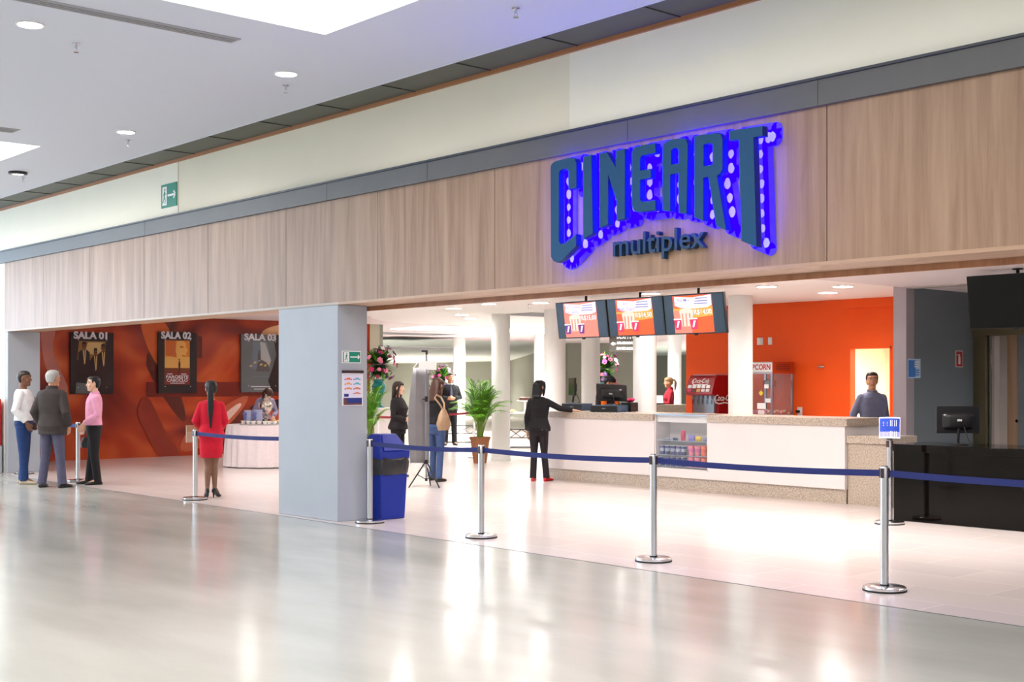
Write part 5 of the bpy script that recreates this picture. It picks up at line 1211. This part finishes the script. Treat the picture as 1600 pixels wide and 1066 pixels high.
# woman in red seen from behind
t4, s4, b4 = person('woman in a red skirt suit with a long black ponytail seen from behind', 330, 778, 100, 1.61, 'f', 'skin_tan', 'jacket', 'c_red', .93, 'skirt', 'c_red', 'shoe_black', .075, hair='ponytail', hairmat='hair_black', stockings=True, skirt_z=.60,
       arms={'L': ((-.235, -.02, 1.15), (-.19, .17, 1.06), (.1, 1, -.1), (1, 0, -.2)), 'R': ((.21, .0, 1.14), (.12, .16, 1.03), (-.6, .8, 0), (-1, 0, 0))}, yaw=14, girth=1.04, legs={'R': ((.045, .03, .49), (.050, .03, .085), -20), 'L': ((-.045, .0, .49), (-.055, -.03, .085), 10)})
m = M(); L_ = .62; c = V((0, -.098, 1.69))
m.tube([c, c+V((0, -.04, .0)), c+V((0, -.06, -.10)), c+V((0, -.055, -.33)), c+V((0, -.06, -L_))], [.02, .036, .046, .045, .016], 'hair_black', 12, round_ends=True, flat=.6)
m.v = [v*s4 for v in m.v]
for ch in list(t4.children):
    if ch.name.startswith('ponytail'): bpy.data.objects.remove(ch)
m.build('ponytail', t4)
hp = atw(299, 678, 17.8); t = thing('envelope', 'beige envelope held at the side of the woman in red', 'envelope', (hp.x, hp.y, hp.z-.12), heading(150)); m = M(); m.box(-.10, .10, -.006, .006, 0, .24, 'shoe_beige'); m.box(-.10, .10, -.008, -.006, .15, .235, 'canvas_tan'); m.build('sheet', t)
# woman in the black suit with folded hands
person('woman in a black trouser suit with long brown hair holding her hands together', 622, 746, -18, 1.60, 'f', 'skin_pale', 'jacket', 'c_blackish', .88, 'trousers', 'c_black', 'shoe_black', .06, hair='long', hairmat='hair_brown', girth=1.12,
       arms={'R': ((.235, .0, 1.12), (.08, .20, 1.05), (-1, .25, .1), (0, -1, -.3), .8), 'L': ((-.235, .0, 1.12), (-.07, .21, 1.07), (1, .25, .1), (0, -1, -.3), .8)}, yaw=4)
# woman in jeans behind the banner
t7, s7, b7 = person('woman in a black top and blue jeans half hidden behind the grey banner', 682, 752, 60, 1.66, 'f', 'skin_pale', 'sweater', 'c_black', .97, 'trousers', 'c_jeans_light', 'shoe_black', hair='long', hairmat='hair_auburn', girth=1.05, pitch=14,
       arms={'R': ((.21, -.02, 1.14), (.17, .12, 1.0), (-.3, .9, -.2), (-1, 0, 0)), 'L': ((-.2, .0, 1.14), (-.10, .18, 1.08), (.3, .9, 0), (1, 0, 0))}, legs={'R': ((.10, -.03, .49), (.12, -.12, .085), -8), 'L': ((-.10, .06, .49), (-.16, .10, .085), 6)})
bp_ = atw(693, 640, 20.05); t = thing('shoulder_bag', 'beige canvas shoulder bag on the woman in jeans', 'bag', (bp_.x, bp_.y, .84), heading(60))
m = M(); m.loft([((0, 0, 0), (.05, 0, 0), (0, .13, 0)), ((0, 0, .10), (.075, 0, 0), (0, .16, 0)), ((0, 0, .24), (.05, 0, 0), (0, .11, 0)), ((0, 0, .33), (.02, 0, 0), (0, .05, 0))], 'canvas_tan', 18, True, .8); m.build('body', t)
m = M(); m.tube([(0, .02, .32), (-.02, .05, .42), (-.08, .05, .52), (-.13, .0, .555), (-.11, -.09, .51), (-.02, -.07, .40), (0, -.02, .32)], [.016]*7, 'canvas_tan', 8, flat=.4); m.build('strap', t)
# man in the black suit
person('man in a black suit and tie standing by the far column', 703, 696, -75, 1.83, 'm', 'skin_tan', 'jacket', 'c_black', .84, 'trousers', 'c_black', 'shoe_black', hair='shaved', hairmat='hair_shaved', undershirt='c_white', tie=True,
       arms={'R': ((.25, .0, 1.15), (.07, .20, 1.12), (-1, .2, .1), (0, -1, -.2), .8), 'L': ((-.25, .0, 1.15), (-.06, .21, 1.14), (1, .2, .1), (0, -1, -.2), .8)}, yaw=10)
# customer at the counter
person('woman in a black suit and red shoes reaching over the white counter', 842, 752, 72, 1.62, 'f', 'skin_pale', 'jacket', 'c_black', .87, 'trousers', 'c_blackish', 'shoe_red', hair='bob', hairmat='hair_black', yaw=-20, girth=1.05,
       arms={'R': ((.36, .06, 1.27), (.60, .10, 1.235), (1, .15, -.12), (0, 0, -1), .25), 'L': ((-.205, -.03, 1.12), (-.215, .02, .87), (0, .05, -1), (1, 0, 0))}, legs={'R': ((.09, .02, .49), (.13, .02, .085), -20), 'L': ((-.085, .0, .49), (-.10, -.03, .085), 5)})
# worker with the cap
tc, sc_, bc = person('worker in a black cap and black and orange shirt behind the cash desk', 0, 0, -55, 1.70, 'm', 'skin_tan', 'shirt', 'c_black', .90, 'trousers', 'c_black', 'shoe_black', hair='short', hairmat='hair_black', yaw=28, pitch=20, floor=V((*atw(948, 600, 22.6).xy, 0)),
       arms={'R': ((.24, .05, 1.14), (.20, .26, 1.20), (-.3, 1, -.1), (0, 0, -1)), 'L': ((-.24, .05, 1.14), (-.18, .26, 1.20), (.3, 1, -.1), (0, 0, -1))})
m = M(); HC = V((0, .012, 1.635))
m.loft([(HC+V((0, -.006, z)), (w, 0, 0), (0, d, 0)) for z, w, d in ((.045, .090, .112), (.075, .090, .112), (.11, .076, .094), (.138, .045, .055), (.146, .012, .015))], 'c_black', 20)
m.loft([(HC+V((0, .095, .052)), (.070, 0, 0), (0, .006, .004)), (HC+V((0, .135, .044)), (.062, 0, 0), (0, .006, .004)), (HC+V((0, .172, .036)), (.040, 0, 0), (0, .005, .003))], 'magenta', 14)
m.v = [bc(v, True)*sc_ for v in m.v]; m.build('cap', tc)
m = M()
for e in (-1, 1): m.loft([((e*.14, .02, z), (.045+.02, 0, 0), (0, .118, 0)) for z in (.95, 1.10, 1.22, 1.30)], 'c_orange', 14, True, .8)
m.v = [v*sc_ for v in m.v]; m.build('side_panel', tc)
# woman with the blonde ponytail
person('woman with a blonde ponytail in a crimson top at the far back counter', 0, 0, 185, 1.70, 'f', 'skin_tan', 'shirt', 'c_crimson', .90, 'trousers', 'c_black', 'shoe_black', hair='ponytail', hairmat='hair_blonde', collar='up', floor=V((*atw(1046, 600, 29.2).xy, 0)),
       arms={'R': ((.20, .06, 1.14), (.12, .26, 1.16), (-.2, 1, 0), (0, 0, -1)), 'L': ((-.20, .06, 1.14), (-.12, .26, 1.16), (.2, 1, 0), (0, 0, -1))}, pitch=4)
# man in the doorway
person('man in a grey-blue shirt standing before the bright doorway', 0, 0, -78, 1.73, 'm', 'skin_tan', 'shirt', 'c_shirtblue', .96, 'trousers', 'c_black', 'shoe_black', hair='short', hairmat='hair_black', collar='shirt', girth=1.10, yaw=-24, floor=V((*atw(1363, 600, 17.9).xy, 0)),
       arms={'R': ((.26, -.07, 1.15), (.27, .02, .93), (0, .1, -1), (-1, 0, 0)), 'L': ((-.23, -.05, 1.14), (-.24, .02, .90), (0, .1, -1), (1, 0, 0))})
# woman bending over the tea table
tcx = atw(416, 600, 24.4)
person('woman in a lilac cardigan bending over the tea table', 0, 0, -62, 1.64, 'f', 'skin_pale', 'jacket', 'c_lilac', .92, 'trousers', 'c_black', 'shoe_black', hair='bob', hairmat='hair_auburn', lean=38, pitch=18, undershirt='c_coral', floor=V((*atw(409, 600, 25.6).xy, 0)),
       arms={'R': ((.24, .10, 1.16), (.16, .30, 1.22), (-.3, .6, .4), (0, 1, 0), .6), 'L': ((-.24, .12, 1.18), (-.10, .36, 1.26), (.2, .6, .3), (0, 1, 0), .6)})

# ================================================================== TEA TABLE
TCX, TCY = atw(417, 600, 24.3).xy
t = thing('tea_table', 'round tea table under a white pleated cloth', 'table', (TCX, TCY, 0))
m = M(); m.lathe([(.74, .765), (.74, .79)], 'counter_white', n=48); m.build('tabletop', t)
m = M(); m.lathe([(.30, 0), (.30, .02), (.04, .05), (.04, .76)], 'black_plastic', n=20); m.build('pedestal', t)
m = M(); n = 144; rings = []; vs = []
prof = [(.02, .793, 0), (.72, .793, 0), (.752, .785, .0), (.765, .70, .006), (.785, .40, .018), (.80, .015, .026)]
for r, z, a in prof:
    for k in range(n):
        th = 2*math.pi*k/n; rr_ = r+a*math.cos(th*26)+a*.3*math.cos(th*11+1); vs.append((rr_*math.cos(th), rr_*math.sin(th), z))
fs = []
for i in range(len(prof)-1):
    for k in range(n): fs.append((i*n+k, i*n+(k+1) % n, (i+1)*n+(k+1) % n, (i+1)*n+k))
m.add(vs, fs, 'cloth_white'); m.add([vs[k] for k in range(n)], [tuple(range(n))], 'cloth_white')
tag(m.build('tablecloth', loc=(TCX, TCY, .0015)), 'white pleated tablecloth hanging to the floor', 'tablecloth')
ZT2 = .796
def ontable(px, w): p = atw(px, 600, w); return (p.x, p.y, ZT2)
mat('silver', S(200, 190, 180), .18, metal=1.0); mat('cello', S(190, 196, 232), .2, alpha=.75); mat('gift_blue', S(110, 120, 190), .5); mat('porcelain', S(244, 240, 238), .3)
t = thing('samovar', 'tall silver tea urn on the tea table', 'urn', ontable(415.5, 24.1))
m = M(); m.lathe([(.09, 0), (.09, .02), (.04, .04), (.035, .10), (.06, .12), (.06, .16), (.03, .18), (.05, .21), (.10, .26), (.115, .34), (.10, .42), (.06, .46)], 'silver', n=28); m.build('body', t)
m = M(); m.lathe([(.065, .46), (.05, .49), (.02, .51), (.015, .53), (.02, .55), (.008, .57)], 'silver', n=20); m.build('lid', t)
m = M(); m.tube([(-.10, 0, .28), (-.14, 0, .28), (-.14, 0, .25)], .010, 'silver', 8); m.build('tap', t)
for e in (-1, 1): m = M(); m.tube([(0, e*.10, .40), (0, e*.15, .42), (0, e*.15, .33), (0, e*.105, .31)], .007, 'silver', 8); m.build('handle', t)
for px, w, lab, sc in ((388, 24.1, 'left gift basket wrapped in cellophane on the tea table', 1.0), (403, 23.95, 'right gift basket with a blue bow on the tea table', 1.05)):
    t = thing('gift_basket', lab, 'basket', ontable(px, w), 0, 'gift baskets on the tea table')
    m = M(); m.lathe([(.06*sc, 0), (.085*sc, .08*sc)], 'canvas_tan', n=18); m.build('basket', t)
    m = M(); m.loft([((0, 0, .0), (.07*sc, 0, 0), (0, .06, 0)), ((0, 0, .12*sc), (.12*sc, 0, 0), (0, .08, 0)), ((0, 0, .20*sc), (.10*sc, 0, 0), (0, .07, 0)), ((0, 0, .27*sc), (.14*sc, 0, 0), (0, .06, 0))], 'cello', 12); m.build('wrapping', t)
    m = M(); m.ball((-.03, -.075, .20*sc), (.035, .02, .03), 'gift_blue'); m.ball((.03, -.075, .20*sc), (.035, .02, .03), 'gift_blue'); m.ball((0, -.02, .13*sc), (.085*sc, .07, .07), 'gift_blue'); m.build('bow', t)
tea = None
for i, (px, w) in enumerate(((380, 24.0), (388, 23.85), (396, 23.8), (405, 23.8), (414, 23.75), (421, 23.8), (429, 23.8))):
    x, y, z = ontable(px, w)
    labs_ = ('leftmost white cup at the rim of the tea table', 'white cup in front of the left gift basket', 'white cup between the two gift baskets', 'white cup in front of the right gift basket', 'white cup in front of the silver urn', 'white cup right of the silver urn', 'white cup nearest the pillar on the tea table')
    if tea is None:
        tea = thing('tea_cup', labs_[0], 'cup', (x, y, z), 0, 'white cups along the rim of the tea table')
        m = M(); m.lathe([(.05, 0), (.075, .012), (.075, .015), (.02, .008)], 'porcelain', n=20); m.build('saucer', tea)
        m = M(); m.lathe([(.022, .014), (.035, .03), (.045, .075), (.042, .075), (.03, .03)], 'porcelain', n=20); m.build('cup_body', tea)
        m = M(); m.tube([(.042, 0, .065), (.065, 0, .06), (.06, 0, .035), (.036, 0, .032)], .004, 'porcelain', 8); m.build('handle', tea)
    else: dup(tea, (x, y, z), i*.8, labs_[i])
t = thing('snack_dish', 'white dish heaped with rolls at the pillar side of the tea table', 'dish', ontable(431, 24.25))
m = M(); m.lathe([(.06, 0), (.13, .03), (.13, .035), (.05, .01)], 'porcelain', n=24); m.build('plate', t)
for i in range(6):
    m = M(); m.ball((.06*math.cos(i), .06*math.sin(i), .05+.02*(i % 2)), (.04, .03, .025), 'p_gold', 10, 6); m.build('roll', t)

# ================================================================== BANNER STAND
q = atz(666, 762); BXY = q
t = thing('banner_stand', 'tripod banner stand seen from behind with its grey banner', 'banner stand', (q.x, q.y, 0), YAW)
zt = atw(665, 549, (q.x*FW.x+q.y*FW.y)).z
m = M(); m.tube([(0, 0, .10), (0, 0, 1.35)], .014, 'steel', 14); m.tube([(0, 0, 1.33), (0, 0, zt)], .010, 'steel', 12); m.build('pole', t)
m = M(); m.tube([(0, 0, 1.30), (0, 0, 1.38)], .024, 'rubber', 14); m.tube([(-.06, 0, 1.34), (0, 0, 1.34)], .010, 'rubber', 8); m.build('clamp', t)
m = M(); m.tube([(0, 0, .36), (0, 0, .42)], .024, 'rubber', 14); m.tube([(0, 0, .10), (0, 0, .14)], .02, 'rubber', 14); m.build('hub', t)
for a in (200, 320, 80):
    a = math.radians(a); d = V((math.cos(a), math.sin(a), 0)); m = M(); m.tube([V((0, 0, .38))+d*.02, d*.27+V((0, 0, .012))], [.011, .010], 'rubber', 8, round_ends=True); m.tube([V((0, 0, .12)), d*.14+V((0, 0, .20))], .006, 'rubber', 8); m.build('leg', t)
m = M(); m.box(-.07, .02, -.012, .012, zt-.01, zt+.015, 'rubber'); m.box(-.01, .02, -.02, .02, zt-.05, zt+.01, 'rubber'); m.build('hook', t)
mat('banner_grey', S(128, 126, 130), .7, noise=.08, scale=4)
for e, n_ in ((-.20, 0), (.04, 1)):
    m = M(); m.tube([(0, 0, zt-.01), (e, .02, zt-.26)], .006, 'lamp_frame', 6); m.build('cord', t)
m = M(); bz1 = zt-.25; bz0 = .36; cols = []
prof = [(-.20, .22), (-.20, .04), (-.15, .0), (-.08, .03), (-.02, .05), (.04, .03)]
K = 14; vs = []; fs = []
for i in range(K+1):
    tt = i/K; z = bz1*(1-tt)+bz0*tt
    for x, y in prof:
        lx = x*(1+.10*math.sin(tt*3.0)) - (.06*math.sin(tt*2.4) if x < -.18 else 0); vs.append((lx, y+.035, z))
np_ = len(prof)
for i in range(K):
    for k in range(np_-1): fs.append((i*np_+k, i*np_+k+1, (i+1)*np_+k+1, (i+1)*np_+k))
m.add(vs, fs, 'banner_grey'); o = m.build('banner', t, fixn=False); sd = o.modifiers.new('thick', 'SOLIDIFY'); sd.thickness = .003
m = M(); m.box(-.21, .06, -.026, -.014, bz1-.03, bz1+.10, 'paper_white'); m.build('top_rail', t).rotation_euler = (0, math.radians(3), 0)
m = M(); m.box(-.23, .05, .03, .042, bz0-.06, bz0+.01, 'paper_white'); m.build('bottom_rail', t)

# ================================================================== PALMS
def palm(lab, p, pot=True, h=1.25, spread=.62, nf=30, seed=3, poth=.52):
    rnd = random.Random(seed)
    t = thing('potted_palm', lab, 'plant', p)
    m = M(); m.loft([((0, 0, z), (w, 0, 0), (0, w, 0)) for z, w in ((0, .10), (.0, .105), (poth-.05, .158), (poth-.05, .172), (poth, .172), (poth, .15), (poth-.04, .148))], 'terracotta', 32, True, .45); m.build('pot', t)
    m = M(); m.loft([((0, 0, poth-.05), (.146, 0, 0), (0, .146, 0)), ((0, 0, poth-.035), (.146, 0, 0), (0, .146, 0))], 'cap_brown', 20); m.build('soil', t)
    for i in range(nf):
        a = rnd.uniform(0, 6.283); out = rnd.uniform(.25, 1.0)*spread; top = poth+h*(1.0-.45*(out/spread)**1.5)*rnd.uniform(.82, 1.0)
        b_ = V((rnd.uniform(-.05, .05), rnd.uniform(-.05, .05), poth-.05)); d = V((math.cos(a), math.sin(a), 0))
        pts = []
        for k in range(11):
            u = k/10; pts.append(b_+d*out*(u**1.7)+V((0, 0, (top-poth)*(1.25*u-.25*u**3.2) - (.25*out)*(u**4))))
        m = M(); m.tube(pts, [.011*(1-.8*k/10)+.001 for k in range(11)], 'palm_stem', 6)
        for k in range(4, 11):
            for sgn in (-1, 1):
                for sub in (0, .5):
                    u = min(.999, (k+sub)/10.5); j = min(9, int(u*10)); q = pts[j].lerp(pts[j+1], u*10-j); tn = (pts[j+1]-pts[j]).normalized()
                    sd = tn.cross(V((0, 0, 1))); sd = sd.normalized() if sd.length > .01 else V((1, 0, 0))
                    L_ = .26*math.sin(min(1, (1.02-u)*2.2+.25)*1.5)*rnd.uniform(.8, 1.1)+.03
                    dv = (tn*.75+sd*sgn*.8+V((0, 0, .12))).normalized(); dr = V((0, 0, -.35*L_)); w = .0095
                    wv = dv.cross(V((0, 0, 1))).normalized()*w
                    a0 = q; a1 = q+dv*L_*.5+dr*.15; a2 = q+dv*L_+dr
                    m.add([a0-wv*.4, a0+wv*.4, a1+wv, a1-wv, a2], [(0, 1, 2, 3), (3, 2, 4)], 'palm_green')
        m.build('frond', t, fixn=False)
    return t
p = atz(750, 724); palm('potted areca palm in a brown pot before the white column', (p.x, p.y, 0), h=1.38, spread=.62, nf=60)
p = atw(579, 600, 21.8); palm('palm half hidden behind the broad pillar above the bin', (p.x, p.y, 0), h=1.30, spread=.52, nf=22, seed=9)

# ================================================================== FLOWERS ON PEDESTALS
for n_, c_ in (('fl_magenta', (196, 40, 110)), ('fl_white', (240, 236, 240)), ('fl_lilac', (150, 110, 180)), ('fl_rose', (226, 130, 160)), ('fl_wine', (110, 24, 60))): mat(n_, S(*c_), .6)
def flowers(lab, p, z0, r=.36, vase=True, seed=1, n=34):
    rnd = random.Random(seed); t = thing('flower_arrangement', lab, 'flowers', (p[0], p[1], z0))
    if vase:
        m = M(); m.lathe([(.12, 0), (.12, .02), (.05, .05), (.04, .16), (.09, .26), (.14, .38), (.15, .46), (.10, .54), (.13, .60), (.12, .60), (.08, .54)], 'teal_vase', n=28); m.build('vase', t); c = V((0, 0, .60+r*.75))
    else:
        m = M(); m.lathe([(.08, 0), (.07, .05), (.10, .25), (.12, .30)], 'steel', n=24); m.build('vase', t); c = V((0, 0, .30+r*.75))
    m = M()
    for i in range(420):
        d = V((rnd.gauss(0, 1), rnd.gauss(0, 1), rnd.gauss(.2, 1))).normalized(); L_ = r*rnd.uniform(.55, 1.05); q = c+d*L_; s_ = d.cross(V((0, 0, 1))).normalized()*.035
        m.add([c+d*.05, q-d*.14+s_, q, q-d*.14-s_], [(0, 1, 2, 3)], 'leaf_dark' if i % 3 else 'palm_green')
    m.build('foliage', t, fixn=False)
    for i in range(n):
        d = V((rnd.gauss(0, 1), rnd.gauss(0, 1), rnd.gauss(.3, 1))).normalized(); q = c+d*r*rnd.uniform(.75, 1.02); R2 = rnd.uniform(.04, .07)
        mt = ('fl_magenta', 'fl_white', 'fl_lilac', 'fl_rose', 'fl_wine')[rnd.randrange(5)]; m = M()
        ax = d.cross(V((.3, .5, .8))).normalized(); ay = d.cross(ax)
        for k in range(6):
            a = k*math.pi/3; pd = ax*math.cos(a)+ay*math.sin(a); sd = ax*-math.sin(a)+ay*math.cos(a)
            m.add([q, q+pd*R2*.6+sd*R2*.4+d*R2*.25, q+pd*R2+d*R2*.1, q+pd*R2*.6-sd*R2*.4+d*R2*.25], [(0, 1, 2, 3)], mt)
        m.ball(q+d*R2*.12, R2*.3, mt, 8, 4); m.build('blossom', t, fixn=False)
    return t
def pedestal(lab, p, z, w=.30):
    m = M(); m.box(-w, w, -w, w, 0, z-.04, 'counter_white'); m.box(-w-.02, w+.02, -w-.02, w+.02, z-.04, z, 'counter_white'); tag(m.build('pedestal', loc=(p[0], p[1], 0), rotz=YAW, bevel=.005), lab, 'pedestal')
a = atw(592, 600, 27); zp = CH-(637-HY)*27/F; pedestal('white pedestal behind the woman in the black suit', a, zp, .32)
flowers('tall flower arrangement in a teal vase left of the woman in the black suit', a, zp, .42, True, 1, 70)
a = atw(691, 600, 35); zp = .92; pedestal('white pedestal behind the grey banner', a, zp)
flowers('round flower arrangement between the banner and the man in the suit', a, zp+.0, .50, False, 2, 70)
a = atw(945, 600, 30); pedestal('white pedestal behind the worker with the cap', a, 1.0)
flowers('flower arrangement above the cap of the cash desk worker', a, 1.0, .42, True, 5, 60)

# ================================================================== RED ROPE LINE
def red_post(lab, p):
    t = thing('rope_post', lab, 'post', p, 0, 'thin posts of the red belt line')
    m = M(); m.lathe([(.14, 0), (.14, .02), (.03, .035)], 'steel', n=24); m.build('base', t)
    m = M(); m.lathe([(.018, .03), (.018, .92)], 'lamp_frame', n=14); m.build('pole', t)
    m = M(); m.lathe([(.026, .92), (.026, 1.0), (.02, 1.01)], 'belt_red', n=14); m.build('belt_head', t)
P1 = atw(590.5, 600, 23.2); P2 = atw(655, 600, 25.5); P3 = atw(741, 600, 26.8)
red_post('thin red headed post by the palm behind the pillar', (P1.x, P1.y, 0)); red_post('thin red headed post hidden behind the grey banner', (P2.x, P2.y, 0)); red_post('thin red headed post behind the potted palm', (P3.x, P3.y, 0))
g = 'red belts behind the standing guests'
belt('red_belt', P1, P2, 'red belt left of the grey banner', .96, .03, 'belt_red', .045, grp=g, off=.03); belt('red_belt', P2, P3, 'red belt right of the grey banner at the suit man', .96, .03, 'belt_red', .045, grp=g, off=.03)

# ================================================================== WROUGHT METAL SERVING TABLES
mat('iron', S(62, 58, 56), .5, metal=.5)
def iron_table(lab, p, rz, w=1.1, d=.5, h=.86):
    t = thing('serving_table', lab, 'table', p, rz, 'iron serving tables in the hall')
    m = M(); m.box(-w/2, w/2, -d/2, d/2, h-.03, h, 'counter_white'); m.build('tabletop', t, bevel=.004)
    for x in (-1, 1):
        for y in (-1, 1):
            m = M(); X = x*(w/2-.04); Y = y*(d/2-.04); m.tube([(X, Y, h-.03), (X*.93, Y, h*.55), (X*.95, Y, h*.25), (X*1.06, Y, .0)], .012, 'iron', 8); m.build('leg', t)
    m = M(); X = w/2-.07
    for y in (-1, 1):
        Y = y*(d/2-.04)
        for z in (h*.28, h*.52): m.tube([(-X, Y, z), (X, Y, z)], .008, 'iron', 6)
        for a in range(3):
            x0 = -X+2*X*a/3; x1 = x0+2*X/3; m.tube([(x0, Y, h*.28), (x1, Y, h*.52)], .006, 'iron', 6); m.tube([(x0, Y, h*.52), (x1, Y, h*.28)], .006, 'iron', 6)
        m.tube([(-X, Y, .012), (X, Y, .012)], .010, 'iron', 6)
    for x in (-1, 1): m.tube([(x*X, -d/2+.04, h*.28), (x*X, d/2-.04, h*.28)], .008, 'iron', 6)
    m.build('lattice', t); return t
a = atw(725, 600, 33.5); iron_table('iron serving table behind the potted palm', (a.x, a.y, 0), YAW, 1.1)
a = atw(806, 600, 31.0); iron_table('iron serving table with platters left of the customer', (a.x, a.y, 0), YAW, 1.0); c = a
t = thing('cake_stand', 'white cake stand with a brown cake on the iron table', 'cake stand', (*(c.xy+RT.xy*.22), .86)); m = M(); m.lathe([(.10, 0), (.03, .02), (.03, .26), (.2, .28), (.2, .295)], 'porcelain', n=28); m.build('stand', t); m = M(); m.lathe([(.14, .295), (.14, .36), (.12, .37)], 'sheet_brown', n=24); m.build('cake', t)
t = thing('platter', 'platter of pastries on the iron table', 'platter', (*(c.xy-RT.xy*.18), .86)); m = M(); m.lathe([(.12, 0), (.22, .02), (.22, .025)], 'porcelain', n=28); m.build('tray', t)
for i in range(9):
    m = M(); m.ball((.13*math.cos(i*.8), .13*math.sin(i*.8), .045), (.04, .04, .025), 'p_gold', 8, 5); m.build('pastry', t)
a = atw(850, 600, 33.5)
# far granite back counter with the woman in crimson
a0 = atw(1022, 600, 28); a1 = atw(1080, 600, 28.0); mid = (a0+a1)/2
t = thing('hall_counter', 'granite topped counter in front of the woman with the ponytail', 'counter', (mid.x, mid.y, 0), YAW)
m = M(); m.box(-.75, .75, 0, .4, 0, .90, 'counter_white'); m.build('body', t); m = M(); m.box(-.77, .77, -.02, .42, .90, 1.10, 'granite'); m.build('worktop', t)
a = atw(1030, 600, 28.25); t = thing('tablet_terminal', 'small payment terminal before the woman in crimson', 'terminal', (a.x, a.y, 1.10), YAW); m = M(); m.box(-.10, .10, -.06, .06, 0, .03, 'black_plastic'); m.add([(-.09, -.02, .03), (.09, -.02, .03), (.09, .10, .20), (-.09, .10, .20), (-.09, .0, .03), (.09, .0, .03), (.09, .12, .20), (-.09, .12, .20)], [(0, 1, 2, 3), (4, 5, 6, 7), (0, 1, 5, 4), (1, 2, 6, 5), (2, 3, 7, 6), (3, 0, 4, 7)], 'paper_white'); m.build('housing', t)
# ================================================================== RED KIOSK AT THE LEFT EDGE
a = aty(3.0, 703, 8.1); kx = a.x
t = thing('red_kiosk', 'edge of a red kiosk on a grey base at the left border', 'kiosk', (kx-.45, 7.85, 0))
zt = aty(1, 625, 7.6).z; zm = aty(1, 703, 7.6).z
m = M(); m.box(-.45, .45, -.25, .25, 0, zm, 'pillar_grey'); m.build('base', t, bevel=.004)
m = M(); m.box(-.44, .44, -.24, .24, zm, zt, 'red_paint'); m.build('cabinet', t, bevel=.01)
m = M(); m.box(-.36, .36, -.248, -.24, zm+.15, zt-.12, 'paper_white'); m.build('front_panel', t)
